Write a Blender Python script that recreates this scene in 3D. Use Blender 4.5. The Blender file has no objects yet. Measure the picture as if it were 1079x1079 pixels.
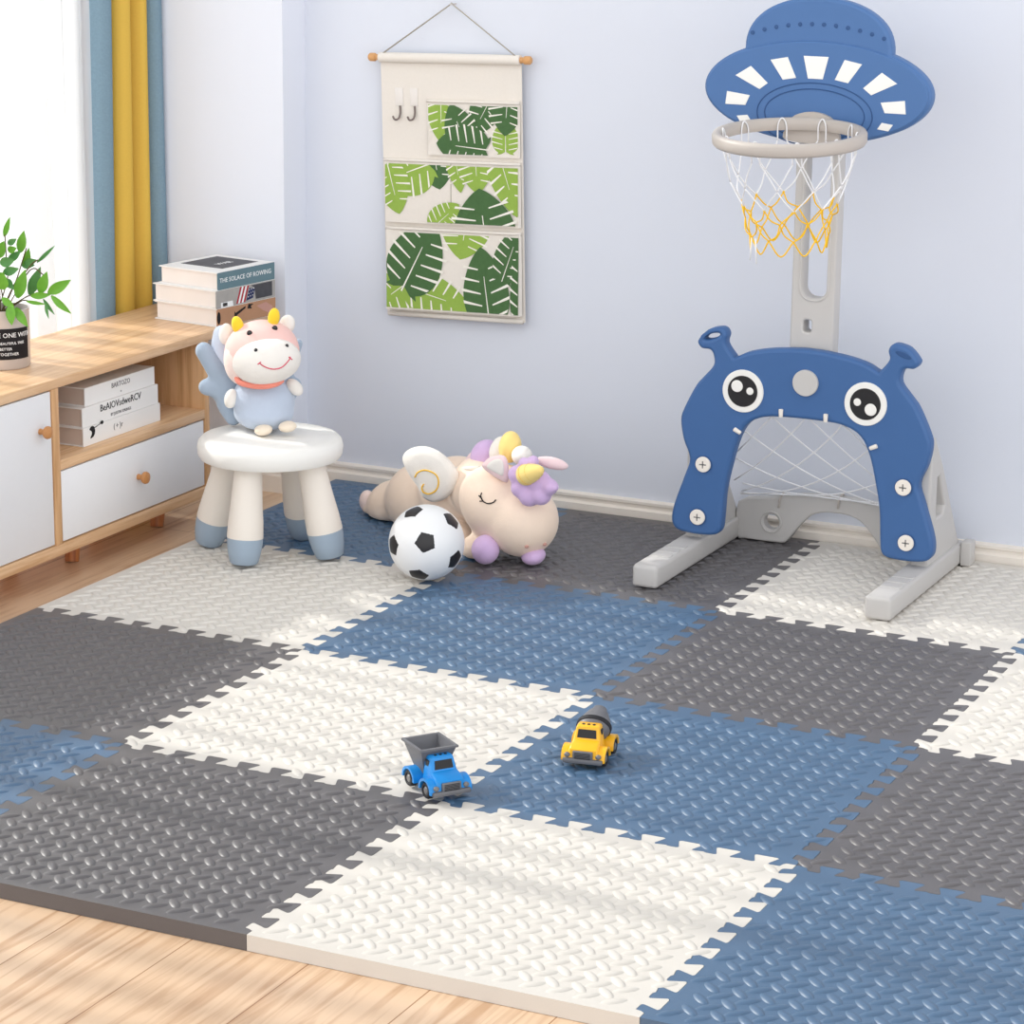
import bpy, bmesh, math, random
from mathutils import Vector, Matrix
from mathutils.geometry import tessellate_polygon
from math import sin, cos, pi, radians

random.seed(7)
scene = bpy.context.scene
COL = scene.collection

# ------------------------------------------------------------------ camera
F_PX, W_PX = 2895.14, 1079
CAM = Vector((3.077, -3.077, 1.567))
YAW, PITCH, ROLL = radians(25.54), radians(14.47), radians(.59)
fwd = Vector((-sin(YAW)*cos(PITCH), cos(YAW)*cos(PITCH), -sin(PITCH)))
r0 = Vector((cos(YAW), sin(YAW), 0)); u0 = r0.cross(fwd)
RT = cos(ROLL)*r0 + sin(ROLL)*u0
UP = -sin(ROLL)*r0 + cos(ROLL)*u0
cam_d = bpy.data.cameras.new('camera'); cam = bpy.data.objects.new('camera', cam_d); COL.objects.link(cam)
cam_d.sensor_width = 36; cam_d.sensor_fit = 'HORIZONTAL'; cam_d.lens = 36*F_PX/W_PX
cam_d.clip_start = .05; cam_d.clip_end = 200
m = Matrix((RT, UP, -fwd)).transposed().to_4x4(); m.translation = CAM
cam.matrix_world = m
scene.camera = cam
TOW = Vector((sin(YAW), -cos(YAW), 0))          # horizontal, towards the viewer
SIDE = Vector((cos(YAW), sin(YAW), 0))          # horizontal, to the viewer's right

def ray(px, py):
    return RT*((px-539.5)/F_PX) - UP*((py-539.5)/F_PX) + fwd
def at(px, py, Y):
    d = ray(px, py); return CAM + d*((Y-CAM.y)/d.y)
def atz(px, py, z):
    d = ray(px, py); return CAM + d*((z-CAM.z)/d.z)
def atw(px, py, anchor, w=0.0):                 # on the upright plane through anchor that faces the viewer, w nearer
    d = ray(px, py); a = Vector(anchor) + TOW*w
    return CAM + d*((a-CAM).dot(TOW)/d.dot(TOW))

# ------------------------------------------------------------------ materials
MATS = {}
def lin(r, g, b):
    def f(c):
        c /= 255.0
        return c/12.92 if c <= .04045 else ((c+.055)/1.055)**2.4
    return (f(r), f(g), f(b), 1)
def mat(name, rgb, rough=.5, spec=.5, noise=0.0, nscale=40, bump=0.0, bscale=200, metal=0.0, sheen=0.0, coat=0.0, sss=0.0):
    if name in MATS: return MATS[name]
    M = bpy.data.materials.new(name); M.use_nodes = True
    nt = M.node_tree; b = nt.nodes['Principled BSDF']
    c = lin(*rgb)
    b.inputs['Base Color'].default_value = c
    b.inputs['Roughness'].default_value = rough
    b.inputs['Specular IOR Level'].default_value = spec
    b.inputs['Metallic'].default_value = metal
    b.inputs['Sheen Weight'].default_value = sheen
    b.inputs['Coat Weight'].default_value = coat
    tc = nt.nodes.new('ShaderNodeTexCoord')
    n = nt.nodes.new('ShaderNodeTexNoise'); n.inputs['Scale'].default_value = nscale; n.inputs['Detail'].default_value = 4
    nt.links.new(tc.outputs['Object'], n.inputs['Vector'])
    mix = nt.nodes.new('ShaderNodeMix'); mix.data_type = 'RGBA'
    k = 1-max(noise, .02)
    mix.inputs[6].default_value = c; mix.inputs[7].default_value = (c[0]*k, c[1]*k, c[2]*k, 1)
    nt.links.new(n.outputs['Fac'], mix.inputs[0]); nt.links.new(mix.outputs[2], b.inputs['Base Color'])
    if bump:
        n2 = nt.nodes.new('ShaderNodeTexNoise'); n2.inputs['Scale'].default_value = bscale; n2.inputs['Detail'].default_value = 3
        nt.links.new(tc.outputs['Object'], n2.inputs['Vector'])
        bp = nt.nodes.new('ShaderNodeBump'); bp.inputs['Strength'].default_value = bump; bp.inputs['Distance'].default_value = .002
        nt.links.new(n2.outputs['Fac'], bp.inputs['Height']); nt.links.new(bp.outputs['Normal'], b.inputs['Normal'])
    MATS[name] = M
    return M
def wood(name, light, dark, axis='Y', rough=.4, scale=1.0):
    M = bpy.data.materials.new(name); M.use_nodes = True; nt = M.node_tree; b = nt.nodes['Principled BSDF']
    b.inputs['Roughness'].default_value = rough
    tc = nt.nodes.new('ShaderNodeTexCoord'); mp = nt.nodes.new('ShaderNodeMapping')
    s = [45*scale]*3; s['XYZ'.index(axis)] = 2.2*scale
    mp.inputs['Scale'].default_value = s
    n = nt.nodes.new('ShaderNodeTexNoise'); n.inputs['Scale'].default_value = 1.6; n.inputs['Detail'].default_value = 6; n.inputs['Roughness'].default_value = .6; n.inputs['Distortion'].default_value = .6
    cr = nt.nodes.new('ShaderNodeValToRGB')
    cr.color_ramp.elements[0].position = .34; cr.color_ramp.elements[0].color = lin(*dark)
    cr.color_ramp.elements[1].position = .6; cr.color_ramp.elements[1].color = lin(*light)
    nt.links.new(tc.outputs['Object'], mp.inputs['Vector']); nt.links.new(mp.outputs['Vector'], n.inputs['Vector'])
    nt.links.new(n.outputs['Fac'], cr.inputs['Fac']); nt.links.new(cr.outputs['Color'], b.inputs['Base Color'])
    return M

M_white_mat = mat('white_foam', (216, 211, 203), .5, .35, .03, 300, .15, 900)
M_blue_mat = mat('blue_foam', (70, 102, 134), .43, .9, .08, 300, .15, 900)
M_dark_mat = mat('charcoal_foam', (90, 87, 89), .43, .95, .08, 300, .15, 900)
M_wall = mat('lavender_wall_paint', (217, 221, 231), .85, .2, .045, 3, .10, 60)
M_pier = mat('pale_wall_paint', (228, 231, 240), .85, .2, .03, 3, .10, 60)
M_base = mat('cream_baseboard_paint', (236, 228, 218), .5, .4, .05, 20)
M_white_pl = mat('white_plastic', (240, 238, 233), .45, .4)
M_leg_pl = mat('warm_white_plastic', (238, 230, 220), .5, .4)
M_bluegrey_pl = mat('blue_grey_plastic', (158, 175, 192), .5, .4)
M_goal_blue = mat('blue_plastic', (62, 101, 154), .48, .4, .05, 30, .05, 500)
M_board_blue = mat('sky_blue_plastic', (74, 112, 164), .48, .4, .05, 30, .05, 500)
M_groove_shade = mat('groove_shade_blue', (44, 80, 130), .5, .4)  # darker blue paints in the shade of grooves, recesses and dimples
M_grey_pl = mat('light_grey_plastic', (196, 193, 190), .5, .4, .03, 20, .05, 400)
M_hoop = mat('warm_grey_plastic', (186, 178, 171), .45, .4, .03, 20)
M_black = mat('black_plastic', (28, 27, 30), .4, .4)
M_cord_w = mat('white_cord', (236, 236, 238), .8, .2)
M_cord_y = mat('yellow_cord', (246, 196, 48), .8, .2)
M_canvas = mat('cream_canvas', (230, 223, 214), .9, .1, .06, 150, .3, 900)
M_leaf_d = mat('dark_green_print', (80, 112, 72), .9, .1, .2, 120)
M_leaf_l = mat('lime_green_print', (150, 180, 84), .9, .1, .15, 120)
M_vein = mat('cream_print', (236, 232, 222), .9, .1)
M_dowel = mat('pale_wood_dowel', (214, 160, 104), .5, .4, .15, 60)
M_string = mat('grey_string', (168, 162, 150), .9, .1)
M_metal = mat('brushed_metal', (206, 200, 198), .38, .6, .05, 60, metal=.35)
M_steel = mat('hook_metal', (120, 108, 104), .3, .5, metal=.8)
M_door = mat('white_lacquer', (238, 238, 240), .45, .4)
M_oak_y = wood('oak_grain_lengthwise', (232, 194, 154), (208, 164, 120), 'Y')
M_oak_z = wood('oak_grain_upright', (222, 178, 132), (196, 148, 100), 'Z')
M_oak_d = wood('oak_leg_wood', (190, 120, 66), (160, 92, 48), 'Z')
M_knob = mat('wood_knob', (204, 144, 90), .4, .4, .15, 60)
M_page = mat('book_pages', (238, 230, 224), .9, .1, .08, 20)
M_page_d = mat('book_pages_darker', (214, 196, 184), .9, .1, .1, 20)  # darker page tone for the books in the niche
M_cover_w = mat('white_book_cover', (240, 238, 236), .5, .3)
M_cover_teal = mat('teal_book_cover', (104, 132, 142), .5, .3, .1, 30)
M_cover_grey = mat('grey_book_cover', (176, 172, 168), .5, .3, .2, 60)
M_cover_photo = mat('dark_photo_print', (84, 84, 90), .5, .3, .5, 60)
M_tan = mat('tan_print', (186, 140, 108), .6, .3, .15, 60)
M_red = mat('red_print', (168, 40, 54), .6, .3)
M_navy = mat('navy_print', (40, 50, 92), .6, .3)
M_ink = mat('black_ink', (30, 28, 30), .6, .2)
M_ink_g = mat('grey_ink', (120, 118, 120), .6, .2)
M_white_ink = mat('white_ink', (244, 244, 244), .6, .2)
M_soil = mat('potting_soil', (80, 44, 36), .95, .1, .4, 200, .5, 300)
M_leaf = mat('green_leaf', (112, 178, 56), .45, .4, .35, 60)
M_leaf2 = mat('deep_green_leaf', (88, 148, 80), .45, .4, .3, 60)
M_stem = mat('brown_stem', (96, 84, 56), .7, .2)
def plush(name, rgb, fuzz=.35): return mat(name, rgb, .95, .1, .06, 60, fuzz, 500, sheen=.25)
M_pl_pink = plush('pink_plush', (246, 202, 194)); M_pl_white = plush('white_plush', (240, 235, 228))
M_pl_blue = plush('light_blue_plush', (190, 202, 220)); M_pl_wing = plush('grey_blue_plush', (166, 182, 200))
M_pl_pale = plush('pale_blue_plush', (214, 224, 240)); M_pl_yellow = plush('yellow_plush', (250, 212, 60))
M_pl_coral = plush('coral_plush', (240, 146, 128)); M_pl_peach = plush('peach_plush', (251, 228, 207))
M_pl_lilac = plush('lilac_plush', (212, 182, 222)); M_pl_gold = plush('pale_yellow_plush', (252, 222, 140))
M_pl_rose = plush('rose_plush', (246, 218, 220)); M_pl_cream = plush('cream_plush', (240, 226, 206))
M_eye = mat('black_bead', (22, 18, 22), .15, .6); M_smile = mat('rose_thread', (214, 92, 110), .8, .2)
M_thread = mat('black_thread', (40, 34, 36), .8, .2); M_gold_th = mat('gold_thread', (238, 190, 70), .7, .2)
M_nostril = mat('brown_thread', (196, 150, 138), .8, .2)
M_ball_w = mat('white_ball_leather', (240, 240, 240), .4, .4, .02, 40, .1, 300)
M_ball_b = mat('black_ball_leather', (40, 38, 40), .35, .4, .1, 40, .1, 300)
M_truck_b = mat('azure_plastic', (24, 138, 216), .3, .5); M_truck_y = mat('amber_plastic', (250, 186, 34), .3, .5)
M_truck_g = mat('grey_toy_plastic', (108, 108, 112), .45, .4); M_tyre = mat('black_rubber', (38, 38, 42), .6, .3)
M_hub = mat('grey_hub', (120, 118, 118), .4, .4)
M_cur_b = mat('blue_grey_curtain', (132, 158, 174), .95, .1, .25, 220, .4, 700)
M_cur_y = mat('mustard_curtain', (216, 178, 82), .95, .1, .08, 220, .3, 700)
M_frame = mat('window_frame_white', (235, 236, 238), .4, .4)

def floor_material():
    M = bpy.data.materials.new('wood_plank_floor'); M.use_nodes = True; nt = M.node_tree; b = nt.nodes['Principled BSDF']
    b.inputs['Roughness'].default_value = .3; b.inputs['Specular IOR Level'].default_value = .45
    tc = nt.nodes.new('ShaderNodeTexCoord'); mp = nt.nodes.new('ShaderNodeMapping'); mp.inputs['Rotation'].default_value = (0, 0, pi/2)
    nt.links.new(tc.outputs['Object'], mp.inputs['Vector'])
    br = nt.nodes.new('ShaderNodeTexBrick')
    br.inputs['Scale'].default_value = 1; br.inputs['Brick Width'].default_value = 1.25; br.inputs['Row Height'].default_value = .19
    br.inputs['Mortar Size'].default_value = .0012; br.inputs['Mortar Smooth'].default_value = .3
    br.inputs['Color1'].default_value = lin(224, 194, 163); br.inputs['Color2'].default_value = lin(216, 184, 152); br.inputs['Mortar'].default_value = lin(158, 112, 74)
    nt.links.new(mp.outputs['Vector'], br.inputs['Vector'])
    mp2 = nt.nodes.new('ShaderNodeMapping'); mp2.inputs['Scale'].default_value = (26, 1.4, 10)
    nt.links.new(tc.outputs['Object'], mp2.inputs['Vector'])
    n = nt.nodes.new('ShaderNodeTexNoise'); n.inputs['Scale'].default_value = 2; n.inputs['Detail'].default_value = 6; n.inputs['Distortion'].default_value = 1.2
    nt.links.new(mp2.outputs['Vector'], n.inputs['Vector'])
    cr = nt.nodes.new('ShaderNodeValToRGB'); cr.color_ramp.elements[0].position = .32; cr.color_ramp.elements[0].color = (.68, .56, .46, 1)
    cr.color_ramp.elements[1].position = .55; cr.color_ramp.elements[1].color = (1, 1, 1, 1)
    nt.links.new(n.outputs['Fac'], cr.inputs['Fac'])
    mx = nt.nodes.new('ShaderNodeMix'); mx.data_type = 'RGBA'; mx.blend_type = 'MULTIPLY'; mx.inputs[0].default_value = .8
    nt.links.new(br.outputs['Color'], mx.inputs[6]); nt.links.new(cr.outputs['Color'], mx.inputs[7])
    nt.links.new(mx.outputs[2], b.inputs['Base Color'])
    return M
M_floor = floor_material()
def sheer_material():
    M = bpy.data.materials.new('white_sheer_fabric'); M.use_nodes = True; nt = M.node_tree
    nt.nodes.remove(nt.nodes['Principled BSDF']); out = nt.nodes['Material Output']
    t = nt.nodes.new('ShaderNodeBsdfTransparent'); tr = nt.nodes.new('ShaderNodeBsdfTranslucent'); d = nt.nodes.new('ShaderNodeBsdfDiffuse')
    t.inputs['Color'].default_value = (1, 1, 1, 1); tr.inputs['Color'].default_value = (.8, .8, .8, 1); d.inputs['Color'].default_value = (.92, .92, .92, 1)
    a = nt.nodes.new('ShaderNodeMixShader'); a.inputs[0].default_value = .5
    nt.links.new(tr.outputs[0], a.inputs[1]); nt.links.new(d.outputs[0], a.inputs[2])
    b = nt.nodes.new('ShaderNodeMixShader'); b.inputs[0].default_value = .47
    nt.links.new(t.outputs[0], b.inputs[1]); nt.links.new(a.outputs[0], b.inputs[2])
    nt.links.new(b.outputs[0], out.inputs['Surface'])
    return M
M_sheer = sheer_material()
def glass_material():
    M = bpy.data.materials.new('window_glass'); M.use_nodes = True; nt = M.node_tree
    nt.nodes.remove(nt.nodes['Principled BSDF']); out = nt.nodes['Material Output']
    t = nt.nodes.new('ShaderNodeBsdfTransparent'); g = nt.nodes.new('ShaderNodeBsdfGlossy'); g.inputs['Roughness'].default_value = .02
    t.inputs['Color'].default_value = (.97, .98, .98, 1)
    x = nt.nodes.new('ShaderNodeMixShader'); x.inputs[0].default_value = .06
    nt.links.new(t.outputs[0], x.inputs[1]); nt.links.new(g.outputs[0], x.inputs[2]); nt.links.new(x.outputs[0], out.inputs['Surface'])
    return M
M_glass = glass_material()

# ------------------------------------------------------------------ mesh building
class MB:
    def __init__(s): s.v = []; s.f = []
    def add(s, v, f):
        o = len(s.v); s.v += [Vector(p) for p in v]; s.f += [tuple(i+o for i in q) for q in f]; return s
    def xf(s, M):
        s.v = [M @ p for p in s.v]; return s
    def merge(s, other):
        return s.add(other.v, other.f)
def from_bm(bm):
    bm.verts.ensure_lookup_table(); bm.verts.index_update()
    r = MB(); r.add([v.co.copy() for v in bm.verts], [tuple(v.index for v in f.verts) for f in bm.faces]); bm.free(); return r
def box(x0, x1, y0, y1, z0, z1, r=0, seg=2):
    bm = bmesh.new(); bmesh.ops.create_cube(bm, size=1)
    for v in bm.verts:
        v.co = Vector(((x0+x1)/2+v.co.x*(x1-x0), (y0+y1)/2+v.co.y*(y1-y0), (z0+z1)/2+v.co.z*(z1-z0)))
    if r: bmesh.ops.bevel(bm, geom=list(bm.edges), offset=r, segments=seg, profile=.5, affect='EDGES')
    return from_bm(bm)
def prism(pts, a, b, axis='Y', r=0, seg=2):
    """polygon in the plane across `axis`, extruded from a to b; the sharp profile rims bevelled by r"""
    bm = bmesh.new()
    def P(p, t): return {'Y': (p[0], t, p[1]), 'X': (t, p[0], p[1]), 'Z': (p[0], p[1], t)}[axis]
    A = [bm.verts.new(P(p, a)) for p in pts]; B = [bm.verts.new(P(p, b)) for p in pts]
    n = len(pts); bm.faces.new(A); bm.faces.new(B[::-1])
    for i in range(n): bm.faces.new((A[i], A[(i+1) % n], B[(i+1) % n], B[i]))
    bmesh.ops.recalc_face_normals(bm, faces=bm.faces)
    if r:
        E = [e for e in bm.edges if all(len(f.verts) == n for f in e.link_faces[:1]) or any(len(f.verts) > 4 for f in e.link_faces)]
        bmesh.ops.bevel(bm, geom=E or list(bm.edges), offset=r, segments=seg, profile=.5, affect='EDGES')
    return from_bm(bm)
def lathe(prof, n=32, M=None):
    v = []; f = []
    for (r, z) in prof:
        for i in range(n): v.append((r*cos(2*pi*i/n), r*sin(2*pi*i/n), z))
    k = len(prof)
    for j in range(k-1):
        for i in range(n): f.append((j*n+i, j*n+(i+1) % n, (j+1)*n+(i+1) % n, (j+1)*n+i))
    if prof[0][0] > 1e-6: f.append(tuple(range(n))[::-1])
    if prof[-1][0] > 1e-6: f.append(tuple((k-1)*n+i for i in range(n)))
    r = MB().add(v, f)
    return r.xf(M) if M else r
def frame_to(axis, loc=(0, 0, 0)):
    q = Vector(axis).normalized().to_track_quat('Z', 'Y'); M = q.to_matrix().to_4x4(); M.translation = Vector(loc); return M
def cyl(p, q, ra, rb=None, n=20, r=0):
    p, q = Vector(p), Vector(q); L = (q-p).length; rb = ra if rb is None else rb
    if r: prof = [(0, 0), (ra-r, 0), (ra-.3*r, .3*r), (ra, r), (rb, L-r), (rb-.3*r, L-.3*r), (rb-r, L), (0, L)]
    else: prof = [(ra, 0), (rb, L)]
    return lathe(prof, n, frame_to(q-p, p))
def tube(pts, r, n=6, cyclic=False):
    pts = [Vector(p) for p in pts]; k = len(pts); rad = r if isinstance(r, (list, tuple)) else [r]*k
    v = []; f = []; up = None
    for i, p in enumerate(pts):
        a = pts[(i-1) % k] if (i or cyclic) else p; b = pts[(i+1) % k] if (i < k-1 or cyclic) else p
        t = (b-a).normalized() if (b-a).length > 1e-9 else Vector((0, 0, 1))
        if up is None:
            up = t.orthogonal().normalized()
        up = (up - t*up.dot(t)); up = up.normalized() if up.length > 1e-6 else t.orthogonal().normalized()
        w = t.cross(up)
        for j in range(n): v.append(p + (up*cos(2*pi*j/n) + w*sin(2*pi*j/n))*rad[i])
    for i in range(k if cyclic else k-1):
        for j in range(n): f.append((i*n+j, i*n+(j+1) % n, ((i+1) % k)*n+(j+1) % n, ((i+1) % k)*n+j))
    if not cyclic:
        f.append(tuple(range(n))[::-1]); f.append(tuple((k-1)*n+j for j in range(n)))
    return MB().add(v, f)
def ell(c, r, M=None, nu=28, nv=16):
    if not isinstance(r, (list, tuple)): r = (r, r, r)
    v = []; f = []
    for j in range(1, nv):
        for i in range(nu):
            a = 2*pi*i/nu; b = pi*j/nv
            v.append(Vector((r[0]*sin(b)*cos(a), r[1]*sin(b)*sin(a), r[2]*cos(b))))
    for j in range(nv-2):
        for i in range(nu): f.append((j*nu+i, (j+1)*nu+i, (j+1)*nu+(i+1) % nu, j*nu+(i+1) % nu))
    T = len(v); v += [Vector((0, 0, r[2])), Vector((0, 0, -r[2]))]
    for i in range(nu):
        f.append((T, i, (i+1) % nu)); f.append((T+1, (nv-2)*nu+(i+1) % nu, (nv-2)*nu+i))
    R = (M or Matrix.Identity(3)).to_3x3()
    return MB().add([R @ p + Vector(c) for p in v], f)
VIEW = Matrix((SIDE, -TOW, Vector((0, 0, 1)))).transposed()     # local x = to the right, y = away, z = up
def vrot(roll=0, yaw=0, pitch=0):
    return VIEW @ (Matrix.Rotation(yaw, 3, 'Z') @ Matrix.Rotation(pitch, 3, 'X') @ Matrix.Rotation(roll, 3, 'Y'))
def smooth_closed(pts, k=6):
    out = []; n = len(pts)
    for i in range(n):
        p0, p1, p2, p3 = (Vector((*pts[(i+d) % n], 0)) for d in (-1, 0, 1, 2))
        for j in range(k):
            t = j/k
            q = .5*((2*p1)+(p2-p0)*t+(2*p0-5*p1+4*p2-p3)*t*t+(3*p1-p0-3*p2+p3)*t**3)
            out.append((q.x, q.y))
    return out
def smooth_open(pts, k=6):
    P = [Vector(p) for p in pts]; P = [2*P[0]-P[1]]+P+[2*P[-1]-P[-2]]; out = []
    for i in range(1, len(P)-2):
        p0, p1, p2, p3 = P[i-1:i+3]
        for j in range(k):
            t = j/k
            out.append(.5*((2*p1)+(p2-p0)*t+(2*p0-5*p1+4*p2-p3)*t*t+(3*p1-p0-3*p2+p3)*t**3))
    out.append(P[-2]); return out
def curve_mesh(cu):
    o = bpy.data.objects.new('tmp', cu); COL.objects.link(o)
    bpy.context.view_layer.update()
    dg = bpy.context.evaluated_depsgraph_get()
    me = bpy.data.meshes.new_from_object(o.evaluated_get(dg))
    r = MB().add([v.co.copy() for v in me.vertices], [tuple(p.vertices) for p in me.polygons])
    bpy.data.objects.remove(o); bpy.data.meshes.remove(me); return r
def plate(loops, t, bev=.004):
    """flat plate with rounded rims; loops[0] outer, others holes; thickness along z"""
    cu = bpy.data.curves.new('c', 'CURVE'); cu.dimensions = '2D'; cu.fill_mode = 'BOTH'
    cu.extrude = max(t/2-bev, 0); cu.bevel_depth = bev; cu.bevel_resolution = 2; cu.offset = -bev
    for li, L in enumerate(loops):
        area = sum(a[0]*b[1]-b[0]*a[1] for a, b in zip(L, L[1:]+L[:1]))
        if area < 0: L = L[::-1]
        sp = cu.splines.new('POLY'); sp.points.add(len(L)-1); sp.use_cyclic_u = True
        for p, q in zip(sp.points, L): p.co = (q[0], q[1], 0, 1)
    r = curve_mesh(cu); bpy.data.curves.remove(cu); return r
def stand(mb, xc, y_front, t, zc=0):
    """plate drawn in (x, z): stand it up with its front face at y_front"""
    return mb.xf(Matrix(((1, 0, 0, xc), (0, 0, -1, y_front+t/2), (0, 1, 0, zc), (0, 0, 0, 1))))
def text(body, size, M, depth=.0004, align='CENTER', xs=1.0):
    cu = bpy.data.curves.new('t', 'FONT'); cu.body = body; cu.size = size; cu.align_x = align; cu.align_y = 'CENTER'; cu.extrude = depth; cu.resolution_u = 2
    r = curve_mesh(cu); bpy.data.curves.remove(cu)
    return r.xf(M @ Matrix.Diagonal((xs, 1, 1, 1)))
def ellipse(cx, cy, a, b, n=64, t0=0, t1=2*pi):
    return [(cx+a*cos(t0+(t1-t0)*i/n), cy+b*sin(t0+(t1-t0)*i/n)) for i in range(n)]

def root_loc(o):
    p = Vector((0, 0, 0))
    while o is not None: p += o.location; o = o.parent
    return p
def obj(name, mb, material, parent=None, smooth=40, fix=False):
    if parent is None:
        xs = [p.x for p in mb.v]; ys = [p.y for p in mb.v]; zs = [p.z for p in mb.v]
        org = Vector(((min(xs)+max(xs))/2, (min(ys)+max(ys))/2, min(zs)))
    else: org = root_loc(parent)
    me = bpy.data.meshes.new(name)
    me.from_pydata([tuple(p-org) for p in mb.v], [], mb.f); me.materials.append(material)
    if fix:
        bm = bmesh.new(); bm.from_mesh(me); bmesh.ops.remove_doubles(bm, verts=bm.verts, dist=1e-6); bmesh.ops.recalc_face_normals(bm, faces=bm.faces); bm.to_mesh(me); bm.free()
    if smooth:
        me.polygons.foreach_set('use_smooth', [True]*len(me.polygons))
        if smooth < 180: me.set_sharp_from_angle(angle=radians(smooth))
    me.update()
    o = bpy.data.objects.new(name, me); COL.objects.link(o)
    if parent is None: o.location = org
    else: o.parent = parent
    return o
def thing(name, loc, label, cat, group=None):
    o = bpy.data.objects.new(name, None); o.empty_display_size = .05; COL.objects.link(o); o.location = loc
    return tag(o, label, cat, group)
def tag(o, label, cat, group=None):
    o['label'] = label; o['category'] = cat
    if group: o['group'] = group
    return o
def struct(name, mb, material, smooth=30):
    o = obj(name, mb, material, None, smooth); o['kind'] = 'structure'; return o
def melt(o, size=.004, it=6):
    r = o.modifiers.new('skin', 'REMESH'); r.mode = 'VOXEL'; r.voxel_size = size; r.use_smooth_shade = True
    s = o.modifiers.new('soft', 'SMOOTH'); s.factor = .5; s.iterations = it
    return o

# ------------------------------------------------------------------ the room
FL = 0.0; MT = .025; ON = .0283                      # floor, mat top, height of things standing on the mats' relief
Y_B = 2.42; X_L = -.62; Y_P = 2.32; X_P = -.085
struct('floor', box(-.62, 3.6, -3.6, 2.42, -.03, 0), M_floor)
struct('wall_back', box(X_P, 3.6, Y_B, Y_B+.12, -.03, 2.6), M_wall)
struct('wall_pier', box(X_L-.12, X_P, Y_P, Y_B+.12, -.03, 2.6), M_pier)
def bb_prof(t): return [(0, 0), (-t, 0), (-t, .040), (-t*.55, .045), (-t*.55, .051), (-t*.8, .054), (-t*.8, .060), (-t*.2, .0635), (0, .0635)]
struct('baseboard_back', prism([(Y_B+p[0], p[1]) for p in bb_prof(.016)], X_P+.001, 3.6, 'X'), M_base)
struct('baseboard_pier', prism([(Y_P+p[0], p[1]) for p in bb_prof(.014)], -.40, X_P+.012, 'X'), M_base)
wl = MB()
WY0, WY1, WZ0, WZ1 = -1.3, 2.1, .03, 2.42
for b in (box(X_L-.12, X_L, -3.6, WY0, -.03, 2.6), box(X_L-.12, X_L, WY1, Y_P, -.03, 2.6), box(X_L-.12, X_L, WY0, WY1, WZ1, 2.6), box(X_L-.12, X_L, WY0, WY1, -.03, WZ0)): wl.merge(b)
struct('wall_left', wl, M_pier)
wf = MB()
xa, xb = X_L-.09, X_L-.04
for b in (box(xa, xb, WY0, WY1, WZ0, WZ0+.05), box(xa, xb, WY0, WY1, WZ1-.05, WZ1), box(xa, xb, WY0, WY0+.05, WZ0+.05, WZ1-.05), box(xa, xb, WY1-.05, WY1, WZ0+.05, WZ1-.05), box(xa, xb, .38, .44, WZ0+.05, WZ1-.05)): wf.merge(b)
win = struct('window_1', wf, M_frame)
obj('window_glass', box(xa+.02, xb-.022, WY0+.05, WY1-.05, WZ0+.05, WZ1-.05), M_glass, win)

# curtains
def drape(path, z0, z1, nz=14, wob=.001):
    v = []; f = []; n = len(path)
    for j in range(nz+1):
        z = z0+(z1-z0)*j/nz
        for i, p in enumerate(path):
            k = wob*sin(3.1*z+i*.21)
            v.append((p[0]+k, p[1]+k*.6, z))
    for j in range(nz):
        for i in range(n-1): f.append((j*n+i, j*n+i+1, (j+1)*n+i+1, (j+1)*n+i))
    return MB().add(v, f)
sp = []
y = -1.25; a = .024
while y < 1.99:
    lam = random.uniform(.15, .27); amp = random.uniform(.018, .028); b = lam*random.uniform(.15, .26)
    for i in range(24):
        t = 2*pi*i/24
        sp.append((-.437+amp*sin(t), y+lam*i/24+b*sin(2*t+.4)))
    y += lam
ky = (2.085+1.25)/(max(p[1] for p in sp)+1.25); sp = [(p[0], -1.25+(p[1]+1.25)*ky) for p in sp]
sh = obj('sheer_curtain', drape(sp, .02, 2.44, 6, .002), M_sheer, None, 180)
tag(sh, 'white sheer curtain hanging over the bright window behind the potted plant', 'curtain')
cu = thing('drape_curtain', (-.45, 2.17, .02), 'blue and mustard yellow curtain hanging in the corner beside the pale wall', 'curtain')
def fold(pts): return [(p.x, p.y) for p in smooth_open([(x, y, 0) for x, y in pts], 8)]
def solid(path, t=.004):
    m1 = drape(path, .02, 2.44); return m1
for nm, mm, pts in (
    ('blue_panel', M_cur_b, [(-.464, 2.116), (-.450, 2.117), (-.432, 2.124), (-.424, 2.140), (-.432, 2.158), (-.475, 2.163)]),
    ('yellow_panel', M_cur_y, [(-.475, 2.165), (-.445, 2.167), (-.418, 2.176), (-.409, 2.194), (-.418, 2.212), (-.450, 2.22), (-.43, 2.226), (-.405, 2.238), (-.401, 2.254), (-.412, 2.266), (-.46, 2.270)]),
    ('blue_panel', M_cur_b, [(-.47, 2.272), (-.44, 2.272), (-.41, 2.279), (-.396, 2.291), (-.395, 2.305), (-.402, 2.314), (-.45, 2.316)])):
    dm = drape(fold(pts), .02, 2.44, 24)
    for p in dm.v:                                       # the gathered cloth swings a little along the window lower down
        if p.z < 1.2: p.y -= .026*(1.2-max(p.z, .43))/.77*max(0, min(1, (2.31-p.y)/.2))
    o = obj(nm, dm, mm, cu, 180)
    s = o.modifiers.new('thick', 'SOLIDIFY'); s.thickness = .003; s.offset = -1

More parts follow.
